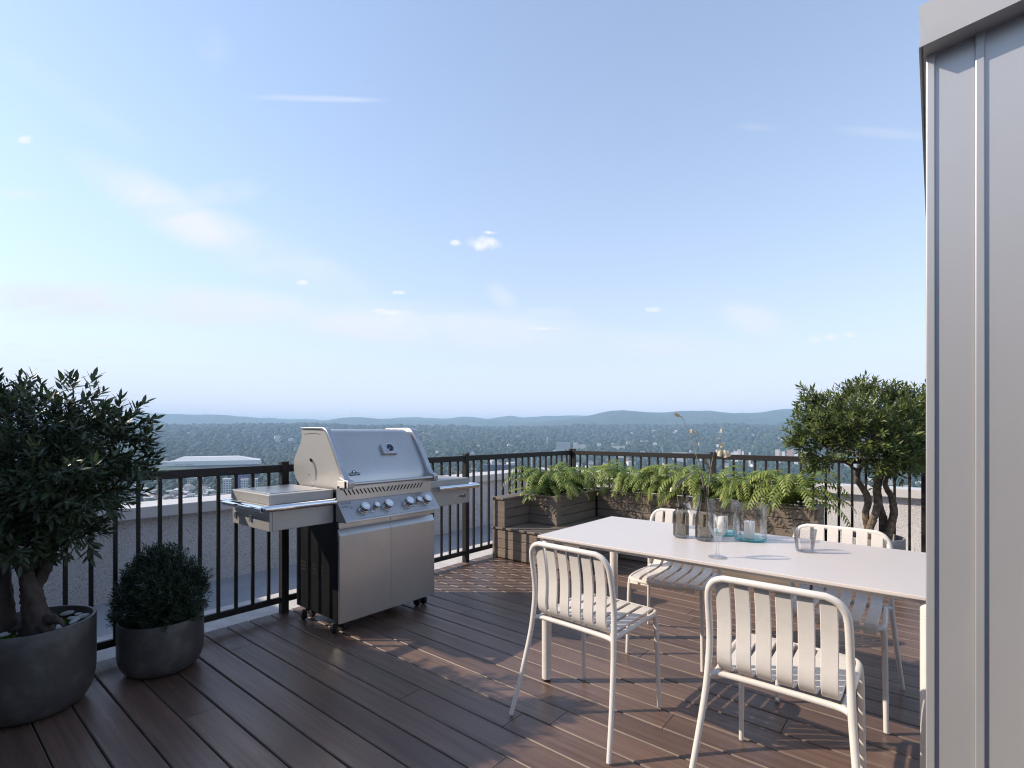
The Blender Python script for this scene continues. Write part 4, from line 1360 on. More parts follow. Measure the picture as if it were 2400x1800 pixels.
            B(MB().tube([(-2.850, b + 0.052, 0.842), (-3.36, b + 0.052, 0.842)], r_, n=20), 'towel_bar', 'chrome', parent=sh, smooth=50)
            B(MB().tube(smooth_path([(-2.835, b + 0.035, 0.842), (-2.838, b + 0.046, 0.842), (-2.850, b + 0.052, 0.842)], 4), r_, n=20), 'towel_bar', 'chrome', parent=sh, smooth=50)
            q = MB()
            for y in (a + 0.11, b - 0.03):
                q.tube([(SX1 - 0.005, y, 0.844), (-2.84, y, 0.844)], 0.009, n=10)
            B(q, 'bar_post', 'cast', parent=sh, smooth=50)
            nm = B(MB().box(SX1 - 0.0008, SX1 + 0.0016, b - 0.168, b - 0.038, 0.752, 0.778), 'name_plate', 'cast', parent=sh, bevel=0.003)
            lettering('lettering', 'PRESTIGE', 0.0230, 'hole', sh, (SX1 + 0.0022, b - 0.112, 0.765), (0, 1, 0), (0, 0.22, 1), 1.0)
            B(MB().tube([(SX1 + 0.0012, b - 0.049, 0.765), (SX1 + 0.0024, b - 0.049, 0.765)], 0.0105, n=20), 'round_emblem', 'hole', parent=sh, smooth=40)
            B(MB().box(SX1 + 0.0022, SX1 + 0.0030, b - 0.057, b - 0.041, 0.7635, 0.7665), 'emblem_bar', 'letter', parent=sh)


build_barbecue()
# ------------------------------------------------------------------ pots, trees and bush
def leaves_arrays(base, axis, normal, ln, wd, tone, fold=0.25, curl=0.12, six=True):
    """lance shaped leaves; six=True gives 8 points and 6 faces as quads/tris split to 12 tris, else 5 points and 4 tris"""
    ax = axis / np.linalg.norm(axis, axis=1, keepdims=True)
    sd = np.cross(normal, ax)
    sd /= np.linalg.norm(sd, axis=1, keepdims=True) + 1e-9
    nm = np.cross(ax, sd)
    L, Wd = ln[:, None], wd[:, None]
    if six:
        def row(t, w, dz):
            c = base + ax * L * t - nm * L * curl * t * t
            return [c - sd * Wd * w, c - nm * Wd * fold * w * 2 * 0.5, c + sd * Wd * w]
        p0 = base
        a, b, c = row(0.30, 0.46, 0), None, None
        r1 = row(0.30, 0.46, 0)
        r2 = row(0.66, 0.40, 0)
        tip = base + ax * L - nm * L * curl
        V = np.stack([p0, *r1, *r2, tip], 1)
        F = np.array([[0, 2, 1], [0, 3, 2], [1, 2, 5], [1, 5, 4], [2, 3, 6], [2, 6, 5], [4, 5, 7], [5, 6, 7]])
    else:
        mid = base + ax * L * 0.48
        V = np.stack([base, mid - sd * Wd * 0.5, mid - nm * Wd * fold, mid + sd * Wd * 0.5, base + ax * L - nm * L * curl], 1)
        F = np.array([[0, 2, 1], [0, 3, 2], [1, 2, 4], [2, 3, 4]])
    n, k = V.shape[0], V.shape[1]
    faces = (F[None] + (np.arange(n) * k)[:, None, None]).ravel()
    return V.reshape(-1, 3), faces, np.repeat(tone, k)


def unit(v):
    return v / (np.linalg.norm(v, axis=-1, keepdims=True) + 1e-9)


def foliage(lumps, center, sprays, per, ln, wd, twig, flat=1.0, up=0.25, tone0=0.4, six=True, shell=(0.72, 1.06)):
    """lumps: rows of x,y,z,r; returns leaf mesh arrays and twig lines"""
    lumps = np.asarray(lumps, float)
    r = lumps[:, 3]
    prob = r ** 2 / (r ** 2).sum()
    idx = RNG.choice(len(lumps), sprays, p=prob)
    d = unit(RNG.normal(size=(sprays, 3)))
    rad = RNG.uniform(shell[0], shell[1], sprays) * r[idx]
    deep = RNG.random(sprays) < 0.22
    rad[deep] *= RNG.uniform(0.3, 0.9, deep.sum())
    P = lumps[idx, :3] + d * rad[:, None] * np.array([1, 1, flat])
    out = unit(d * 0.7 + unit(P - np.asarray(center)) * 0.6 + np.array([0, 0, up]) + RNG.normal(size=(sprays, 3)) * 0.25)
    sp_tone = tone0 + RNG.normal(size=sprays) * 0.13
    a = unit(np.cross(out, RNG.normal(size=(sprays, 3))))
    b = np.cross(out, a)
    bases, axes, norms, lens, wids, tones = [], [], [], [], [], []
    for j in range(per):
        t = (j + 0.5) / per
        ang = j * 2.39996 + RNG.uniform(-0.4, 0.4, sprays)
        rd = a * np.cos(ang)[:, None] + b * np.sin(ang)[:, None]
        tilt = (1.05 - 0.62 * t) + RNG.uniform(-0.15, 0.15, sprays)
        ax = out * np.cos(tilt)[:, None] + rd * np.sin(tilt)[:, None]
        bases.append(P + out * twig * (t - 0.6))
        axes.append(ax)
        norms.append(unit(out * 0.8 + np.array([0, 0, 0.5]) + RNG.normal(size=(sprays, 3)) * 0.25))
        sc = RNG.uniform(0.72, 1.15, sprays)
        lens.append(ln * sc)
        wids.append(wd * sc * RNG.uniform(0.85, 1.15, sprays))
        tones.append(np.clip(sp_tone + 0.10 * (t - 0.5) + RNG.normal(size=sprays) * 0.10, 0, 1))
    cat = np.concatenate
    V, F, T = leaves_arrays(cat(bases), cat(axes), cat(norms), cat(lens), cat(wids), cat(tones), six=six)
    return V, F, T, P, out


def add_foliage(parent, name, V, F, T, mat):
    org = np.array(ORG[parent.name])
    me = raw_mesh(name, V - org, F, 3, [mat], T)
    o = bpy.data.objects.new(name, me)
    col.objects.link(o)
    o.parent = parent
    o['kind'] = 'stuff'
    return o


def gnarled(path, radii, n=12, amp=0.18, seed=1):
    """a knotty trunk: tube with lobed, wandering cross sections"""
    rr = np.random.default_rng(seed)
    P = smooth_path(path, 7)
    k = len(P)
    rad = np.interp(np.linspace(0, 1, k), np.linspace(0, 1, len(radii)), radii)
    m = MB().tube(P, list(rad), n=n)
    ph = rr.uniform(0, 6.28, 4)
    for i in range(k):
        for j in range(n):
            q = Vector(m.v[i * n + j])
            th = 2 * math.pi * j / n
            s = i / k * 6
            f = 1 + amp * (0.5 * math.sin(2 * th + s + ph[0]) + 0.4 * math.sin(3 * th - s * 1.7 + ph[1]) + 0.35 * math.sin(5 * th + s * 2.3 + ph[2])) + amp * 0.35 * rr.normal()
            m.v[i * n + j] = tuple(P[i] + (q - P[i]) * f)
    return m


def pot(label, x, y, r, h, mat, base_r, soil_z, flare=0.0):
    t = thing('plant_pot', label, 'plant pot', (x, y, 0))
    prof = [(0, 0.004), (base_r * 0.94, 0.0015), (base_r, 0.004)]
    c = h * 0.42
    for i in range(1, 13):
        a = i / 12 * math.pi / 2
        prof.append((base_r + (r * (1 - flare) - base_r) * math.sin(a) ** 0.92, 0.004 + c * (1 - math.cos(a))))
    prof += [(r * (1 - flare * 0.3), h * 0.8), (r, h - 0.006), (r - 0.003, h), (r - 0.012, h), (r - 0.016, h - 0.006), (r - 0.018, h * 0.72), (r - 0.024, h * 0.5), (0, h * 0.5)]
    MB().lathe(prof, 56).build('pot_wall', mat, parent=t, world=False, smooth=50)
    return t


def build_left_tree():
    px, py, r, h = -3.190, 0.412, 0.229, 0.400
    pot('large dark concrete pot with a tree, white pebbles and moss, at the left edge', px, py, r, h, 'pot', 0.150, 0.33)
    # moss filling the pot
    n = 2600
    a = RNG.uniform(0, 2 * np.pi, n)
    rr_ = (r - 0.020) * np.sqrt(RNG.random(n))
    z0 = 0.335 + 0.030 * (1 - (rr_ / r) ** 2) + 0.004 * np.sin(a * 5)
    base = np.stack([px + rr_ * np.cos(a), py + rr_ * np.sin(a), z0 - 0.003], 1)
    ax = unit(RNG.normal(size=(n, 3)) * 0.55 + np.array([0, 0, 1.0]))
    V, F, T = leaves_arrays(base, ax, unit(RNG.normal(size=(n, 3))), RNG.uniform(0.008, 0.016, n), RNG.uniform(0.004, 0.007, n), RNG.uniform(0.1, 0.9, n), six=False)
    moss = thing('moss', 'green moss covering the soil of the large pot', 'moss', (px, py, 0.33))
    m = MB()
    rings, seg = 6, 40
    m.lathe([((r - 0.019) * (1 - i / rings), 0.335 + 0.030 * (1 - (1 - i / rings) ** 2) - 0.006) for i in range(rings + 1)], seg, (px, py, 0))
    m.tone = [0.2] * len(m.v)
    sm = m.build('moss_bed', 'moss', parent=moss, smooth=60)
    sm['kind'] = 'stuff'
    add_foliage(moss, 'moss_tufts', V, F, T, 'moss')
    # pebbles
    labels = [('white pebble at the back of the big pot, right behind the trunk foot', 0.075, 0.135, 30), ('small round pebble against the right rim of the big pot', 0.165, 0.085, 80),
              ('long pebble leaning against the right rim of the big pot', 0.190, 0.040, 60), ('white pebble in the middle of the cluster at the right of the trunk', 0.150, 0.015, 20),
              ('square-ended pebble below the cluster at the right rim', 0.165, -0.030, 75), ('long flat white pebble along the front rim of the big pot', 0.115, -0.100, 35),
              ('white pebble on the moss in front of the trunk', 0.030, -0.165, 30), ('white pebble on the moss at the very left, cut by the picture edge', -0.030, -0.190, 20)]
    rr = random.Random(4)
    views = [(158, 1437, 0.030, 25), (184, 1439, 0.018, 60), (196, 1444, 0.030, 30), (173, 1450, 0.026, 15), (172, 1457, 0.020, 80), (131, 1472, 0.036, 15), (58, 1483, 0.030, 18), (8, 1488, 0.028, 10)]
    for (lab, _, _, _), (vx, vy, s, ang) in zip(labels, views):
        zz = 0.366
        tt = (zz - EYE) / ((1014 - vy) / 1200)
        x, y = along((vx - 1200) / 1200 * tt, tt)
        m = MB().lathe([(0, -1)] + [(math.cos(R(q)), math.sin(R(q))) for q in range(-75, 90, 15)] + [(0, 1)], 14)
        sx, sy, sz = s, s * rr.uniform(0.5, 0.66), s * rr.uniform(0.38, 0.48)
        m.v = [(p[0] * sx * (1 + 0.08 * math.sin(3 * p[1] + s * 90)), p[1] * sy, p[2] * sz) for p in m.v]
        o = m.build('pebble', 'pebble', loc=(x, y, zz), world=False, smooth=80)
        o.location = (x, y, zz)
        o.rotation_euler = (rr.uniform(-.2, .2), rr.uniform(-.2, .2), YAW + R(ang))
        tag(o, lab, 'pebble', 'white pebbles in the large pot')

    # the tree
    t = thing('olive_tree', 'dark leafy tree with a thick twisted trunk in the large pot at the left edge', 'tree', (px, py, 0.34))
    D0 = 2.32

    def q(vx, vy, d=0.0):
        D = D0 + d
        return along((vx - 1200) / 1200 * D, D, EYE + (1014 - vy) / 1200 * D)
    m = gnarled([q(92, 1490), q(86, 1450), q(78, 1410), q(68, 1375), q(60, 1345), q(42, 1310), q(18, 1270), q(5, 1220, -.05), q(-10, 1160, -.05)], [0.085, 0.054, 0.040, 0.031, 0.027, 0.026, 0.023, 0.017, 0.008], 16, 0.16, 2)
    g2 = gnarled([q(95, 1470), q(88, 1420, .03), q(84, 1380, .04), q(100, 1345, .05), q(112, 1310, .05), q(120, 1270, .04), q(140, 1210, .02), q(170, 1130), q(190, 1060)], [0.058, 0.036, 0.025, 0.026, 0.026, 0.023, 0.018, 0.012, 0.005], 14, 0.2, 3)
    m.add(g2.v, g2.f)
    for k_, (path, rads) in enumerate([
        ([q(10, 1490, .02), q(6, 1430, .02), q(2, 1360, .02), q(4, 1300, .02), q(-6, 1230, .02), q(-30, 1150), q(-60, 1060)], [0.062, 0.042, 0.036, 0.031, 0.024, 0.015, 0.005]),
        ([q(62, 1350, .03), q(78, 1335, .06), q(92, 1320, .05), q(108, 1300, .04)], [0.024, 0.026, 0.026, 0.022]),
        ([q(100, 1452), q(125, 1452, -.02), q(142, 1458, -.03), q(150, 1470, -.03)], [0.030, 0.020, 0.012, 0.004]),
        ([q(70, 1465), q(45, 1470, -.05), q(20, 1482, -.07)], [0.030, 0.016, 0.004]),
        ([q(90, 1465), q(105, 1478, -.06), q(118, 1490, -.09)], [0.026, 0.014, 0.004]),
        ([q(116, 1306, .04), q(134, 1300, .03), q(150, 1300), q(165, 1296, -.02)], [0.012, 0.007, 0.004, 0.002]),
        ([q(60, 1340), q(90, 1290, -.12), q(120, 1220, -.2), q(160, 1150, -.25)], [0.018, 0.013, 0.009, 0.004]),
        ([q(10, 1250), q(60, 1180, .12), q(110, 1080, .2), q(160, 980, .15)], [0.020, 0.014, 0.009, 0.003])]):
        b = gnarled(path, rads, 10, 0.16, 10 + k_)
        m.add(b.v, b.f)
    m.build('trunk', 'bark', parent=t, smooth=75)
    L = []
    for (vx, vy, d, rp) in [(172, 945, .02, 62), (172, 985, -.05, 62), (300, 985, .05, 44), (290, 1030, 0, 55), (20, 945, -.02, 62), (85, 1000, -.1, 82), (215, 1060, -.05, 80), (318, 1080, .03, 46),
                            (40, 1110, -.18, 100), (150, 1130, -.2, 95), (250, 1150, -.02, 66), (60, 1215, -.2, 85), (150, 1225, -.12, 72), (195, 1255, -.05, 42), (110, 1275, -.12, 40), (30, 1270, -.2, 55),
                            (-75, 960, .05, 95), (-110, 1080, 0, 115), (-60, 1200, -.15, 100), (-210, 1000, .05, 95), (-230, 1120, 0, 105), (-190, 1220, -.05, 80),
                            (110, 1050, .3, 95), (0, 1020, .35, 100), (-150, 1050, .35, 110), (210, 1010, .25, 62), (200, 1140, .3, 80), (60, 1180, .3, 90), (-80, 1170, .3, 90)]:
        p = q(vx, vy, d)
        L.append((*p, rp * (D0 + d) / 1200))
    c = q(0, 1120)
    V, F, T, P, O = foliage(L, c, 1900, 9, 0.052, 0.0148, 0.072, six=True, tone0=0.36)
    add_foliage(t, 'foliage', V, F, T, 'leaf_dark')
    L = np.array(L)
    tw = MB()
    for i in range(0, len(P), 6):
        j = np.argmin(((L[:, :3] - P[i]) ** 2).sum(1))
        c0 = Vector(L[j, :3])
        p1 = Vector(P[i])
        tw.tube([c0, c0.lerp(p1, 0.55) + Vector((0, 0, 0.01)), p1 + Vector(O[i]) * 0.03], [0.0045, 0.0026, 0.0012], n=4, cap=False)
    tag(tw.build('twigs', 'bark', parent=t, smooth=80), kind='stuff')


def build_bush():
    px, py, r, h = -3.205, 0.925, 0.196, 0.280
    pot('small dark concrete pot with a round bush, next to the large pot', px, py, r, h, 'pot', 0.125, 0.24)
    t = thing('small_bush', 'low dense dark bush in the small concrete pot', 'bush', (px, py, 0.22))
    MB().lathe([(0.174, 0.225), (0.10, 0.240), (0, 0.245)], 30, (px, py, 0)).build('soil', 'soil', parent=t, smooth=60)
    D0 = 2.75

    def q(vx, vy, d=0.0):
        D = D0 + d
        return along((vx - 1200) / 1200 * D, D, EYE + (1014 - vy) / 1200 * D)
    st = MB()
    rr = random.Random(8)
    for i in range(14):
        a = rr.uniform(0, 6.28)
        e = Vector((px + 0.15 * math.cos(a), py + 0.15 * math.sin(a), 0.40 + rr.uniform(-.05, .15)))
        st.tube(smooth_path([(px + rr.uniform(-.03, .03), py + rr.uniform(-.03, .03), 0.23), (px + 0.05 * math.cos(a), py + 0.05 * math.sin(a), 0.33), e], 3), [0.008, 0.006, 0.005, 0.004, 0.003, 0.0025, 0.002], n=5)
    st.build('stems', 'bark', parent=t, smooth=70)
    L = []
    for (vx, vy, d, rp) in [(385, 1318, 0, 34), (350, 1335, 0, 36), (425, 1335, 0, 38), (455, 1360, 0, 30), (320, 1370, 0, 34), (380, 1380, -.10, 52), (430, 1395, -.06, 46), (330, 1410, -.06, 46), (300, 1425, 0, 26),
                            (380, 1430, -.10, 48), (440, 1420, 0, 34), (310, 1400, .08, 40), (380, 1370, .14, 60), (430, 1380, .12, 46), (360, 1300, .02, 24), (340, 1350, .12, 40), (270, 1452, 0.02, 14), (475, 1350, .02, 16), (400, 1296, .02, 18)]:
        p = q(vx, vy, d)
        L.append((*p, rp * (D0 + d) / 1200))
    V, F, T, P, O = foliage(L, q(380, 1440), 2600, 10, 0.026, 0.0062, 0.045, six=False, tone0=0.36, up=0.4)
    add_foliage(t, 'foliage', V, F, T, 'leaf_bush')


def build_right_tree():
    px, py, r, h = -0.392, 5.130, 0.217, 0.42
    pot('grey concrete pot with a tree, standing by the right railing', px, py, r, h, 'pot_light', 0.15, 0.35)
    t = thing('bonsai_tree', 'bushy green tree with four winding stems in the grey pot by the railing', 'tree', (px, py, 0.36))
    MB().lathe([(0.19, 0.365), (0.10, 0.372), (0, 0.375)], 30, (px, py, 0)).build('soil', 'soil', parent=t, smooth=60)
    D0 = 0.6363 * 0.392 + 0.7714 * 5.13

    def q(vx, vy, d=0.0):
        D = D0 + d
        return along((vx - 1200) / 1200 * D, D, EYE + (1014 - vy) / 1200 * D)
    m = MB()
    k = 0
    for path, rads in [
        ([q(2052, 1290), q(2036, 1240), q(2029, 1205), q(2034, 1180), q(2031, 1160), q(2020, 1142), q(2011, 1128), q(2010, 1112), q(2014, 1100), q(2024, 1086), q(2036, 1070), q(2040, 1040, -.1), q(2050, 1000, -.1)], [0.042, 0.028, 0.026, 0.025, 0.024, 0.022, 0.020, 0.019, 0.019, 0.016, 0.013, 0.010, 0.005]),
        ([q(2012, 1106), q(2000, 1097), q(1988, 1088), q(1970, 1082), q(1950, 1078, -.05), q(1925, 1066, -.1), q(1900, 1050, -.1)], [0.013, 0.011, 0.009, 0.008, 0.006, 0.004, 0.002]),
        ([q(2060, 1295, -.05), q(2040, 1245, -.06), q(2046, 1218, -.06), q(2054, 1195, -.05), q(2058, 1170, -.02), q(2056, 1150), q(2060, 1125), q(2066, 1105), q(2075, 1085), q(2090, 1050, .1), q(2110, 1000, .1)], [0.040, 0.030, 0.029, 0.028, 0.030, 0.028, 0.027, 0.026, 0.022, 0.014, 0.006]),
        ([q(2085, 1290), q(2074, 1240), q(2072, 1215), q(2066, 1195), q(2060, 1178)], [0.036, 0.026, 0.024, 0.023, 0.022]),
        ([q(2072, 1298, -.05), q(2080, 1258, -.06), q(2090, 1225, -.06), q(2095, 1195, -.06), q(2090, 1165, -.05), q(2078, 1145, -.05), q(2075, 1132, -.05), q(2080, 1118, -.05), q(2100, 1104, -.05), q(2120, 1090, -.05), q(2150, 1070)], [0.042, 0.030, 0.028, 0.027, 0.024, 0.021, 0.019, 0.015, 0.012, 0.009, 0.004]),
        ([q(2079, 1122, -.05), q(2082, 1105, -.03), q(2092, 1085), q(2120, 1050)], [0.012, 0.010, 0.008, 0.004]),
        ([q(2055, 1100, .02), q(2046, 1090), q(2030, 1080), q(2000, 1060, .1), q(1960, 1030, .15)], [0.017, 0.013, 0.010, 0.007, 0.003])]:
        g = gnarled(path, rads, 10, 0.14, 50 + k)
        k += 1
        m.add(g.v, g.f)
    m.build('trunk', 'bark2', parent=t, smooth=75)
    L = []
    for (vx, vy, d, rp) in [(1893, 918, 0, 16), (1900, 945, 0, 24), (1932, 960, .05, 34), (1968, 935, .05, 26), (2005, 920, 0, 26), (2040, 912, 0, 26), (2075, 918, .05, 28), (2108, 925, .05, 22), (2140, 945, 0, 34), (2132, 910, 0, 9),
                            (1880, 985, -.05, 30), (1870, 1020, -.1, 26), (1872, 1040, -.1, 22), (1858, 974, 0, 9), (1925, 1000, -.15, 46), (1975, 985, -.2, 46), (2030, 965, -.2, 44), (2090, 975, -.15, 46), (2150, 990, -.1, 46),
                            (1935, 1045, -.15, 36), (1985, 1035, -.22, 42), (2040, 1020, -.25, 46), (2100, 1030, -.2, 46), (2160, 1040, -.1, 46), (2070, 1070, -.25, 40), (2115, 1080, -.2, 42), (2060, 1098, -.25, 24), (2155, 1080, -.1, 36),
                            (1910, 1082, -.05, 20), (1890, 1095, -.05, 15), (1930, 1090, -.05, 14), (2092, 1102, -.2, 18), (2060, 1135, -.12, 8),
                            (1950, 985, .3, 56), (2030, 965, .35, 60), (2110, 985, .35, 64), (1990, 1030, .3, 50), (2080, 1040, .3, 60), (2200, 960, 0, 46), (2215, 1010, 0, 50), (2205, 1065, 0, 46), (2180, 935, .2, 44), (2250, 1030, .1, 50)]:
        p = q(vx, vy, d)
        L.append((*p, rp * (D0 + d) / 1200))
    V, F, T, P, O = foliage(L, q(2050, 1060), 1750, 9, 0.057, 0.0180, 0.075, six=False, tone0=0.46, up=0.45)
    add_foliage(t, 'foliage', V, F, T, 'leaf_tree')
    L = np.array(L)
    tw = MB()
    for i in range(0, len(P), 7):
        j = np.argmin(((L[:, :3] - P[i]) ** 2).sum(1))
        c0, p1 = Vector(L[j, :3]), Vector(P[i])
        tw.tube([c0, c0.lerp(p1, 0.55) + Vector((0, 0, 0.012)), p1 + Vector(O[i]) * 0.03], [0.005, 0.003, 0.0012], n=4, cap=False)
    tag(tw.build('twigs', 'bark', parent=t, smooth=80), kind='stuff')


build_left_tree()
build_bush()
build_right_tree()
# ------------------------------------------------------------------ valley, hills, woods and town
GZ = -100.0


def sstep(a, b, x):
    t = np.clip((x - a) / (b - a), 0, 1)
    return t * t * (3 - 2 * t)


def ground_z(x, y):
    """x right of, y ahead of the viewpoint (metres)"""
    d = np.hypot(x, y)
    az = np.arctan2(x, y)
    z = GZ + 126 * sstep(1500, 4600, d) - 30 * sstep(4700, 6500, d)
    z = z + sstep(900, 2500, d) * (9 * np.sin(az * 9 + d / 900) + 6 * np.sin(az * 23 - d / 500 + 1) + 3.5 * np.sin(az * 51 + d / 330))
    return z


def build_terrain():
    na, radii = 360, np.concatenate([[0.0], np.geomspace(60, 16000, 90)])
    az = np.linspace(-np.pi, np.pi, na, endpoint=False)
    A, D = np.meshgrid(az, radii)
    X, Y = D * np.sin(A), D * np.cos(A)
    Z = ground_z(X, Y)
    Z[D < 400] = GZ
    wx, wy = X * CS - Y * SN, X * SN + Y * CS
    V = np.stack([wx, wy, Z], -1).reshape(-1, 3)
    i, j = np.meshgrid(np.arange(len(radii) - 1), np.arange(na), indexing='ij')
    a = i * na + j
    b = i * na + (j + 1) % na
    F = np.stack([a, b, b + na, a + na], -1).reshape(-1)
    m = M('valley_floor', (0.060, 0.085, 0.038), (0.032, 0.052, 0.024), sc=0.02, detail=6, rough=0.95, world_co=True, bump=1.0, bsc=0.05, bdetail=6)
    for k in m.node_tree.nodes:
        if k.type == 'BUMP':
            k.inputs['Distance'].default_value = 6
    me = raw_mesh('terrain', V, F, 4, [m], smooth=True)
    o = bpy.data.objects.new('terrain', me)
    col.objects.link(o)
    o['kind'] = 'structure'


def build_hills():
    m = M('far_forest', (0.050, 0.072, 0.036), (0.030, 0.050, 0.024), sc=0.012, detail=7, rough=0.95, world_co=True, bump=1.0, bsc=0.02, bdetail=6)
    for k in m.node_tree.nodes:
        if k.type == 'BUMP':
            k.inputs['Distance'].default_value = 14
    ridges = [
        (8600, [(-900, 975), (-300, 968), (60, 980), (200, 984), (320, 975), (368, 969), (449, 972), (501, 971), (571, 976), (625, 982), (680, 990), (707, 994), (760, 1002), (900, 1010)]),
        (8000, [(600, 1008), (700, 997), (734, 991.5), (788, 981), (829, 977), (870, 980), (940, 984), (1000, 985), (1068, 986), (1136, 983), (1190, 987), (1244, 990), (1300, 1000), (1400, 1008)]),
        (6900, [(1040, 1010), (1130, 1003), (1200, 995), (1260, 988), (1330, 983), (1393, 971), (1423, 963), (1461, 961), (1515, 966), (1556, 967), (1601, 962), (1663, 963), (1713, 968), (1782, 967), (1825, 959), (1876, 958), (1950, 964), (2050, 960), (2200, 970), (2500, 962), (3200, 975)]),
        (9700, [(430, 990), (560, 985), (628, 979), (680, 983), (720, 981.5), (761, 985), (830, 984), (900, 982), (960, 978), (1000, 979), (1049, 981), (1087, 975), (1114, 978), (1146, 982), (1195, 974), (1225, 979), (1271, 975), (1312, 975), (1350, 973), (1380, 974), (1500, 978), (1700, 980)])]
    for hi, (dist, pts) in enumerate(ridges):
        xs = np.array([p[0] for p in pts], float)
        ys = np.array([p[1] for p in pts], float)
        px = np.arange(xs[0], xs[-1], 5.0)
        prof = np.interp(px, xs, ys)
        k = np.hanning(9)
        prof = np.convolve(np.pad(prof, 4, 'edge'), k / k.sum(), 'valid')
        prof += np.convolve(RNG.normal(size=len(px) + 8), k / k.sum(), 'valid') * 0.9
        X = (px - 1200) / 1200 * dist
        H = EYE + (1014 - prof) / 1200 * dist
        edge = np.minimum(1, np.minimum(np.arange(len(px)), np.arange(len(px))[::-1]) / 14)
        floor_ = -20.0
        H = floor_ + (H - floor_) * edge
        rows = []
        fr = np.concatenate([np.linspace(-1, 0, 22), np.linspace(0.1, 1, 8)])
        for f in fr:
            depth = dist + (2600 if f < 0 else 2200) * f
            s = 1 - abs(f) ** 1.25
            fold = np.interp(px * 0.9 + 60 * f, px * 0.9, np.convolve(RNG.normal(size=len(px) + 8), k / k.sum(), 'valid')) * 0.10 * (1 - s) * s * 4
            z = floor_ - 70 * (1 - s) + (H - floor_) * np.clip(s * (1 + fold * 2), 0, 1)
            sc = depth / dist
            x = X * (0.6 + 0.4 * sc)
            rows.append(np.stack([x * CS - depth * SN, x * SN + depth * CS, z], 1))
        V = np.concatenate(rows)
        n = len(px)
        i, j = np.meshgrid(np.arange(len(fr) - 1), np.arange(n - 1), indexing='ij')
        a = i * n + j
        F = np.stack([a, a + 1, a + 1 + n, a + n], -1).reshape(-1)
        me = raw_mesh('hills', V, F, 4, [m], smooth=True)
        o = bpy.data.objects.new('hills', me)
        col.objects.link(o)
        o['kind'] = 'structure'


ICO_V = None


def ico(sub):
    t = (1 + 5 ** 0.5) / 2
    v = [(-1, t, 0), (1, t, 0), (-1, -t, 0), (1, -t, 0), (0, -1, t), (0, 1, t), (0, -1, -t), (0, 1, -t), (t, 0, -1), (t, 0, 1), (-t, 0, -1), (-t, 0, 1)]
    v = [Vector(p).normalized() for p in v]
    f = [(0, 11, 5), (0, 5, 1), (0, 1, 7), (0, 7, 10), (0, 10, 11), (1, 5, 9), (5, 11, 4), (11, 10, 2), (10, 7, 6), (7, 1, 8), (3, 9, 4), (3, 4, 2), (3, 2, 6), (3, 6, 8), (3, 8, 9), (4, 9, 5), (2, 4, 11), (6, 2, 10), (8, 6, 7), (9, 8, 1)]
    for _ in range(sub):
        c, g = {}, []
        def mid(a, b):
            k = (min(a, b), max(a, b))
            if k not in c:
                v.append(((v[a] + v[b]) / 2).normalized())
                c[k] = len(v) - 1
            return c[k]
        for a, b, d in f:
            ab, bd, da = mid(a, b), mid(b, d), mid(d, a)
            g += [(a, ab, da), (b, bd, ab), (d, da, bd), (ab, bd, da)]
        f = g
    return np.array([tuple(p) for p in v]), np.array(f)


CLEAR = []          # x, y, half width, forward reach: ground kept free of trees in front of buildings


def clear_mask(x, y):
    keep = np.ones(len(x), bool)
    for (cx, cy, hw, fw) in CLEAR:
        r = np.hypot(cx, cy)
        ux, uy = cx / r, cy / r
        along_ = (x - cx) * ux + (y - cy) * uy
        across = (x - cx) * uy - (y - cy) * ux
        keep &= ~((np.abs(across) < hw) & (along_ > -fw) & (along_ < hw))
    return keep


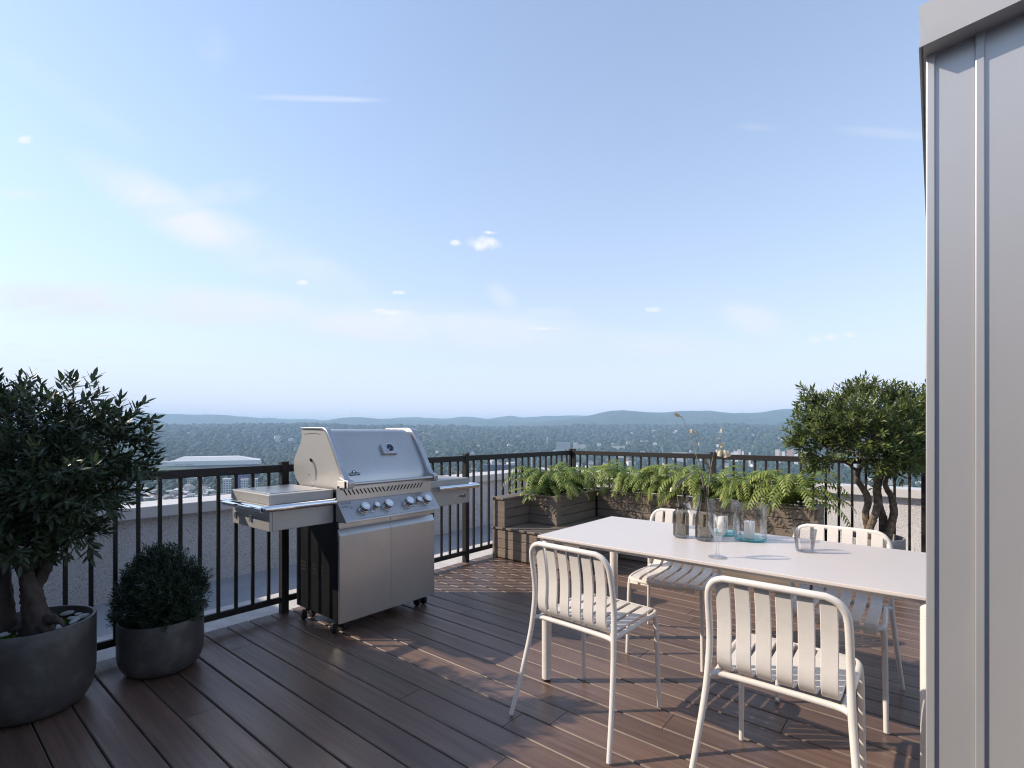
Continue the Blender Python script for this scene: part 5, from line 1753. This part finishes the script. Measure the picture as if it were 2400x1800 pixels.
def build_woods():
    pts = []
    sp = 10.5
    d0, d1 = 470, 1500
    A = R(49)
    n = int(0.5 * 2 * A * (d1 ** 2 - d0 ** 2) / sp ** 2)
    d = np.sqrt(RNG.uniform(d0 ** 2, d1 ** 2, n))
    az = RNG.uniform(-A, A, n)
    pts.append(np.stack([d * np.sin(az), d * np.cos(az), RNG.uniform(3.6, 7.6, n)], 1))
    ratio = 0.0076
    n = int(2 * A * math.log(6200 / d1) / ratio ** 2)
    d = d1 * np.exp(RNG.uniform(0, math.log(6200 / d1), n))
    az = RNG.uniform(-A, A, n)
    pts.append(np.stack([d * np.sin(az), d * np.cos(az), d * ratio * RNG.uniform(0.34, 0.72, n)], 1))
    P = np.concatenate(pts)
    x, y, s = P.T
    gap = np.sin(x / 61 + 2 * np.sin(y / 83)) * np.sin(y / 74 + 1.3) + 0.5 * np.sin(x / 23 + y / 31)
    keep = clear_mask(x, y) & (gap < 0.93)
    x, y, s = x[keep], y[keep], s[keep]
    z = ground_z(x, y)
    tone = np.clip(0.45 + 0.22 * RNG.normal(size=len(x)), 0, 1)
    m = leaf_mat('woodland_leaf', (0.018, 0.038, 0.034), (0.040, 0.068, 0.055), (0.100, 0.122, 0.085), rough=0.9, trans=0.12)
    D = np.hypot(x, y)
    for name, sel, sub in (('woods', D < 1000, 1), ('woods', D >= 1000, 0)):
        v0, f0 = ico(sub)
        nt, k = sel.sum(), len(v0)
        jit = 1 + RNG.normal(size=(nt, k)) * (0.20 if sub else 0.16)
        hs = RNG.uniform(0.75, 1.25, nt)
        vv = v0[None] * jit[..., None] * s[sel][:, None, None]
        vv[..., 2] *= hs[:, None]
        X = x[sel][:, None] + vv[..., 0]
        Y = y[sel][:, None] + vv[..., 1]
        Z = z[sel][:, None] + (s[sel] * hs * 0.8)[:, None] + vv[..., 2]
        V = np.stack([X * CS - Y * SN, X * SN + Y * CS, Z], -1).reshape(-1, 3)
        F = (f0[None] + (np.arange(nt) * k)[:, None, None]).ravel()
        T = np.clip(np.repeat(tone[sel], k) + RNG.normal(size=nt * k) * 0.10, 0, 1)
        me = raw_mesh(name, V, F, 3, [m], T)
        o = bpy.data.objects.new(name, me)
        col.objects.link(o)
        o['kind'] = 'stuff'
        o['label'] = 'blue green woodland filling the valley' if sub else 'distant hazy woodland rising towards the hills'
        o['category'] = 'woodland'


def spot(vx, depth):
    """ground point seen in the direction vx, depth metres ahead"""
    X = (vx - 1200) / 1200 * depth
    return X, depth, float(ground_z(np.array([X]), np.array([depth]))[0])


FM = {}


def far_mats():
    FM['white'] = M('far_white_render', (0.74, 0.72, 0.70), (0.66, 0.64, 0.63), sc=0.3, rough=0.7)
    FM['cream'] = M('far_cream_render', (0.58, 0.52, 0.46), rough=0.8)
    FM['pink'] = M('far_pinkish_brick', (0.42, 0.30, 0.28), rough=0.8)
    FM['grey'] = M('far_grey_render', (0.36, 0.36, 0.38), rough=0.8)
    FM['blue'] = M('far_slate_blue', (0.10, 0.12, 0.17), rough=0.7)
    FM['violet'] = M('far_violet_panel', (0.16, 0.14, 0.33), rough=0.7)
    FM['roof'] = M('far_grey_roof', (0.22, 0.22, 0.235), (0.17, 0.17, 0.18), sc=0.4, rough=0.8)
    FM['roof_l'] = M('far_pale_roof', (0.48, 0.47, 0.47), rough=0.8)
    FM['roof_b'] = M('far_brown_roof', (0.20, 0.13, 0.10), rough=0.8)
    FM['field'] = M('pale_field', (0.26, 0.27, 0.14), (0.20, 0.22, 0.11), sc=0.02, rough=0.95, world_co=True)


def block(label, cat, vx, depth, width, dep, vtop, mat, floors, bays, name='apartment_block', turn=0.0, roof='roof_l', group=None):
    """a flat roofed building whose top edge is seen at height vtop"""
    X, Y, z0 = spot(vx, depth)
    z0 -= 1.0
    top = EYE + (1014 - vtop) / 1200 * depth
    h = top - z0
    x, y = along(X, Y)
    t = thing(name, label, cat, (x, y, z0), YAW - math.atan2(X, Y) + turn, group)
    MB().box(-width / 2, width / 2, 0, dep, 0, h).build('wall', FM[mat], parent=t, world=False)
    MB().box(-width / 2 - 0.3, width / 2 + 0.3, -0.3, dep + 0.3, h + 0.02, h + 0.8).build('roof', FM[roof], parent=t, world=False)
    if floors and bays:
        src = None
        fh = 3.4
        for i in range(floors):
            for j in range(bays):
                w = width / bays
                if src is None:
                    src = MB().box(-w * 0.24, w * 0.24, -0.18, 0.05, -0.85, 0.85).build('window', 'glass_dark', parent=t, world=False)
                    o = src
                else:
                    o = inst(src, t)
                o.location = (-width / 2 + (j + 0.5) * w, 0, h - 2.2 - i * fh)
    CLEAR.append((X, Y, width * 0.62 + 4, 46))
    return t


def build_town():
    far_mats()
    # the arena
    X, Y, z0 = spot(500, 1500)
    x, y = along(X, Y)
    a = thing('sports_arena', 'long white arena with a flat faceted roof beyond the left railing', 'arena', (x, y, z0), YAW - math.atan2(X, Y) + R(-6))
    s = 1500 / 1200
    zz = lambda v: EYE + (1014 - v) / 1200 * 1500 - z0
    w = 100 * s
    MB().box(-w * 0.90, w * 0.97, 4, 85, 0, zz(1093)).build('base_wall', FM['roof_l'], parent=a, world=False)
    m = MB()
    zb, zt = zz(1090), zz(1080)
    m.add([(-w * 0.93, -2, zb), (w * 1.0, -2, zb), (w * 1.0, 92, zb), (-w * 0.93, 92, zb), (-w * 0.91, -1, zt), (w * 0.97, -1, zt), (w * 0.97, 90, zt), (-w * 0.91, 90, zt)],
          [(0, 3, 2, 1), (4, 5, 6, 7), (0, 1, 5, 4), (1, 2, 6, 5), (2, 3, 7, 6), (3, 0, 4, 7)])
    m.build('fascia_band', FM['white'], parent=a, world=False)
    MB().box(-w * 0.91, w * 0.95, 0, 88, zz(1093), zz(1090) - 0.05).build('glazing_band', FM['blue'], parent=a, world=False)
    m = MB()
    zr = zz(1071)
    m.add([(-w * 0.86, 0, zt + .02), (w * 0.92, 0, zt + .02), (w * 0.92, 88, zt + .02), (-w * 0.86, 88, zt + .02), (-w * 0.66, 16, zr), (w * 0.50, 16, zr), (w * 0.50, 70, zr), (-w * 0.66, 70, zr)],
          [(0, 3, 2, 1), (4, 5, 6, 7), (0, 1, 5, 4), (1, 2, 6, 5), (2, 3, 7, 6), (3, 0, 4, 7)])
    m.build('roof', FM['white'], parent=a, world=False)
    m = MB()
    m.add([(-w * 1.08, 2, 0), (-w * 0.94, 2, 0), (-w * 0.94, 30, 0), (-w * 1.08, 30, 0), (-w * 1.08, 2, zz(1092)), (-w * 0.92, 2, zz(1092)), (-w * 0.92, 30, zz(1092)), (-w * 1.08, 30, zz(1092)),
           (-w * 1.04, 4, zz(1079)), (-w * 0.93, 4, zz(1079)), (-w * 0.93, 28, zz(1079)), (-w * 1.04, 28, zz(1079))],
          [(0, 3, 2, 1), (0, 1, 5, 4), (1, 2, 6, 5), (2, 3, 7, 6), (3, 0, 4, 7), (4, 5, 9, 8), (5, 6, 10, 9), (6, 7, 11, 10), (7, 4, 8, 11), (8, 9, 10, 11)])
    m.build('entrance_tower', FM['white'], parent=a, world=False)
    m = MB()
    for i in range(9):
        if i != 4:
            m.box(-w * 0.74 + i * 4.6, -w * 0.74 + i * 4.6 + (2.2 if i < 4 else 3.6), -2.6, -2.1, zz(1087.5), zz(1085.8))
    m.build('sign', FM['grey'], parent=a, world=False)
    CLEAR.append((X, Y, 140, 420))

    block('slim white apartment block with dark windows seen between the left pickets', 'apartment block', 532, 735, 10.5, 14, 1124, 'white', 8, 3)
    block('violet panelled apartment block between two white blocks beyond the barbecue shelf', 'apartment block', 566, 770, 17, 14, 1113, 'violet', 6, 4, roof='blue')
    block('white apartment block in front of the violet one beyond the barbecue shelf', 'apartment block', 573, 742, 9.5, 10, 1124.5, 'white', 7, 3)
    block('narrow white apartment block just left of the barbecue lid', 'apartment block', 598, 742, 6.5, 12, 1124, 'white', 7, 2)
    block('low white house with a flat roof above the parapet at the left', 'house', 448, 690, 8.5, 9, 1160, 'white', 3, 3, name='flat_roof_house')
    block('cream villa above the trees beside the left pickets', 'house', 450, 980, 16, 10, 1121, 'cream', 2, 4, name='flat_roof_house')
    block('long grey green shed roof beside the slim white block', 'shed', 511, 680, 20, 10, 1160, 'grey', 0, 0, name='long_shed', roof='roof')
    block('small white box house between the pickets left of the slim block', 'house', 481, 700, 5, 6, 1159, 'white', 2, 2, name='flat_roof_house')
    block('long low slate blue building right of the second railing post', 'warehouse', 1172, 1010, 62, 26, 1091, 'blue', 0, 0, name='warehouse', roof='blue')
    block('tall slim white tower rising behind the left railing near the corner', 'tower', 1246, 1000, 2.6, 3, 1069, 'white', 0, 0, name='slim_tower')
    block('small white shed at the parapet foot near the corner', 'shed', 1229, 760, 2.6, 4, 1096, 'white', 0, 0, name='small_shed')
    block('slim white apartment tower seen right of the corner post', 'tower', 1393, 1050, 3.6, 5, 1072, 'white', 5, 2, name='slim_tower')
    block('pale flat roofed school half way up the valley above the corner post', 'school', 1320, 2300, 62, 24, 1037, 'grey', 0, 0, name='school', roof='roof_l')
    block('long pale hall right of the school above the railing corner', 'hall', 1358, 2350, 56, 22, 1043, 'cream', 0, 0, name='hall', roof='roof_l')
    block('white chapel spire among the trees above the railing', 'church', 1282, 2600, 6, 6, 1023.5, 'white', 0, 0, name='chapel')
    block('long white hall far up the slope right of centre', 'hall', 1404, 3500, 66, 24, 1017, 'white', 0, 0, name='hall', roof='roof_l')
    block('pale row of halls in the valley above the right railing', 'hall', 1450, 2300, 54, 20, 1046, 'cream', 0, 0, name='hall', roof='roof_l')
    for (vx, d, w, vt, mt, lab) in [(1716, 1560, 7, 1061, 'white', 'leftmost white house of the cluster behind the seed stems'), (1724, 1600, 12, 1058, 'white', 'white gabled block in the cluster behind the seed stems'),
                                    (1732, 1640, 10, 1054, 'cream', 'cream block topping the cluster behind the seed stems'), (1741, 1580, 6, 1058, 'white', 'rightmost white house of the cluster behind the seed stems'),
                                    (1757, 1500, 5, 1060, 'white', 'single white house right of the cluster above the right railing'), (1822, 1560, 12, 1054, 'cream', 'cream block left of the radio mast'),
                                    (1836, 1600, 9, 1059, 'white', 'white block right of the radio mast'), (1852, 1620, 20, 1054, 'pink', 'pink brick block left of the potted tree'),
                                    (1866, 1500, 10, 1060, 'white', 'white block below the pink brick one'), (1890, 1700, 36, 1058, 'pink', 'long pink terrace half hidden by the potted tree'),
                                    (1592, 1700, 46, 1061, 'roof_l', 'long pale warehouse roof on the right railing'), (1510, 2600, 40, 1033, 'white', 'white row of houses high in the valley')]:
        block(lab, 'house', vx, d, w, 12, vt, mt, 0, 0, name='flat_roof_house', roof='roof_l')
    # masts
    for (vx, d, vt, r_, lab) in [(1553, 1500, 1046, 0.55, 'thin white mast in the valley above the right railing'), (1830, 1500, 1053, 0.6, 'white radio mast between the pale blocks at the right'),
                                 (1208, 1700, 1052, 0.5, 'thin pale mast above the left railing'), (597, 1900, 1060, 1.1, 'thin pale mast right of the white arena')]:
        X, Y, z0 = spot(vx, d)
        x, y = along(X, Y)
        o = thing('radio_mast', lab, 'mast', (x, y, z0))
        h = EYE + (1014 - vt) / 1200 * d - z0
        MB().lathe([(0, 0), (r_, 0), (r_ * 0.6, h * 0.94), (0, h * 0.94)], 8).build('shaft', FM['white'], parent=o, world=False)
        MB().lathe([(0, h * 0.941), (r_ * 0.3, h * 0.941), (r_ * 0.2, h), (0, h)], 6).build('antenna', FM['grey'], parent=o, world=False)
        CLEAR.append((X, Y, 4, 30))
    for (vx, vy, vt, d, lab) in [(479, 972, 952, 8600, 'hair thin mast on the left hill'), (823, 977, 956, 8000, 'hair thin mast on the middle hill above the barbecue')]:
        X = (vx - 1200) / 1200 * d
        x, y = along(X, d)
        z0 = EYE + (1014 - vy) / 1200 * d - 12
        h = EYE + (1014 - vt) / 1200 * d - z0
        o = thing('hill_mast', lab, 'mast', (x, y, z0))
        MB().lathe([(0, 0), (2.4, 0), (1.0, h), (0, h)], 6).build('shaft', FM['grey'], parent=o, world=False)
    # pale fields far up the slope
    for (vx, d, hw, hd) in [(1795, 4100, 150, 130), (1715, 4000, 90, 60)]:
        X, Y, _ = spot(vx, d)
        n = 24
        vs_ = []
        for (rx, rk) in ((0, 0), (1, 1)):
            pass
        ring = [(X + hw * math.cos(2 * math.pi * i / n) * (1 + 0.12 * math.sin(3 * i)), Y + hd * math.sin(2 * math.pi * i / n)) for i in range(n)]
        P = [(X, Y)] + ring
        vs_ = [(*along(px_, py_), float(ground_z(np.array([px_]), np.array([py_]))[0]) + 4) for px_, py_ in P]
        o = MB().add(vs_, [(0, 1 + i, 1 + (i + 1) % n) for i in range(n)]).build('field', FM['field'])
        o['kind'] = 'structure'
        CLEAR.append((X, Y, hw, hd * 3.2))

    # houses
    rr = random.Random(21)
    protos = []
    for k, (wm, rm, w, dp, hw, hr) in enumerate([('white', 'roof', 9, 8, 4.6, 2.6), ('cream', 'roof_b', 11, 8, 4.2, 3.0), ('white', 'roof_l', 13, 9, 5.6, 1.6), ('white', 'roof', 8, 10, 5.8, 3.2),
                                                 ('pink', 'roof_b', 10, 8, 5.0, 2.8), ('grey', 'roof', 14, 9, 4.4, 2.2), ('white', 'roof_l', 16, 10, 7.5, 1.2)]):
        m = MB().prism([(-w / 2, 0), (w / 2, 0), (w / 2, hw), (0, hw + hr), (-w / 2, hw)], 'y', -dp / 2, dp / 2)
        wall = m.build('house', FM[wm])
        e, th = 0.5, 0.3
        m = MB()
        for s_ in (-1, 1):
            q = [(0, hw + hr + 0.05), (s_ * (w / 2 + e), hw - e * hr / (w / 2) + 0.05), (s_ * (w / 2 + e), hw - e * hr / (w / 2) + 0.05 + th), (0, hw + hr + 0.05 + th)]
            m.prism(q if s_ > 0 else q[::-1], 'y', -dp / 2 - e, dp / 2 + e)
        m.build('roof', FM[rm], parent=wall, world=False)
        protos.append(wall)
    used = set()
    LAB = ['small white gabled house', 'cream brown-roofed house', 'wide white pale-roofed house', 'deep white grey-roofed house', 'pinkish brown-roofed house', 'grey grey-roofed house', 'large white low-roofed house']
    clusters = [(410, 780, 60, 70), (470, 760, 60, 60), (1150, 900, 60, 90), (1500, 900, 90, 110), (1990, 760, 60, 70), (2080, 760, 60, 70), (2040, 950, 80, 120), (410, 800, 60, 80), (345, 760, 50, 70), (480, 850, 50, 80), (1110, 1150, 50, 120), (1180, 1400, 60, 160), (1290, 1500, 90, 200), (1400, 1700, 90, 250), (1990, 800, 60, 90), (2060, 820, 60, 110),
                (2120, 760, 50, 80), (2150, 900, 50, 120), (1870, 1000, 60, 140), (1640, 1300, 90, 220), (1500, 1250, 90, 220), (980, 3300, 90, 260), (1080, 3000, 90, 350), (1640, 3800, 160, 300), (1860, 3700, 120, 280),
                (1560, 3300, 120, 400), (430, 4300, 140, 300), (640, 4100, 120, 300), (1300, 2400, 150, 500), (1000, 2200, 120, 400), (1750, 2500, 160, 500), (500, 2600, 140, 500), (2100, 2200, 120, 500), (1960, 1500, 120, 250)]
    for i in range(285):
        cvx, cd, sx, sd = rr.choice(clusters)
        vx, d = cvx + rr.gauss(0, sx * 0.8), max(560, cd + rr.gauss(0, sd * 0.8))
        k = rr.choices(range(7), (6, 2, 5, 5, 1.2, 2, 3))[0]
        X, Y, z0 = spot(vx, d)
        sc = rr.uniform(0.8, 1.2) * (1.1 if d < 1400 else 1.2 + d / 4200)
        wall = protos[k]
        if k in used:
            o = copy_tree(wall)
        else:
            o = wall
            used.add(k)
        o.location = (*along(X, Y), z0 + 1.2)
        o.rotation_euler = (0, 0, YAW + rr.choice((0, R(90))) + rr.gauss(0, 0.35))
        o.scale = (sc, sc, sc)
        zone = 'past the barbecue' if vx < 760 else 'left of the railing corner' if vx < 1337 else 'right of the railing corner' if vx < 1700 else 'near the right potted tree'
        reach = 'low down' if d < 1000 else 'half way out' if d < 2300 else 'far upslope'
        tag(o, '%s %s, %s' % (LAB[k], reach, zone), 'house', '%ss %s, %s' % (LAB[k], reach, zone))
        CLEAR.append((X, Y, 10 * sc, (42 if d < 1400 else 95) * sc))
    for k in range(7):
        if k not in used:
            for ch in list(protos[k].children):
                bpy.data.objects.remove(ch)
            bpy.data.objects.remove(protos[k])


build_terrain()
build_hills()
build_town()
build_woods()


def build_haze():
    HALF, LOW, HIGH = 17500, -115, 345
    o = MB().box(-HALF, HALF, -HALF, HALF, LOW, HIGH).build('haze', M('haze_air', (1, 1, 1)))
    m = o.data.materials[0]
    t = NT(m.node_tree)
    out = t.n('ShaderNodeOutputMaterial')
    pv = t.n('ShaderNodeVolumePrincipled')
    pv.inputs['Color'].default_value = (0.52, 0.76, 1.0, 1)
    pv.inputs['Density'].default_value = 1.5e-4
    pv.inputs['Anisotropy'].default_value = 0.0
    t.l(pv.outputs[0], out.inputs['Volume'])
    o['kind'] = 'stuff'
    o['label'] = 'blue summer haze over the valley'
    o.display_type = 'BOUNDS'


build_haze()
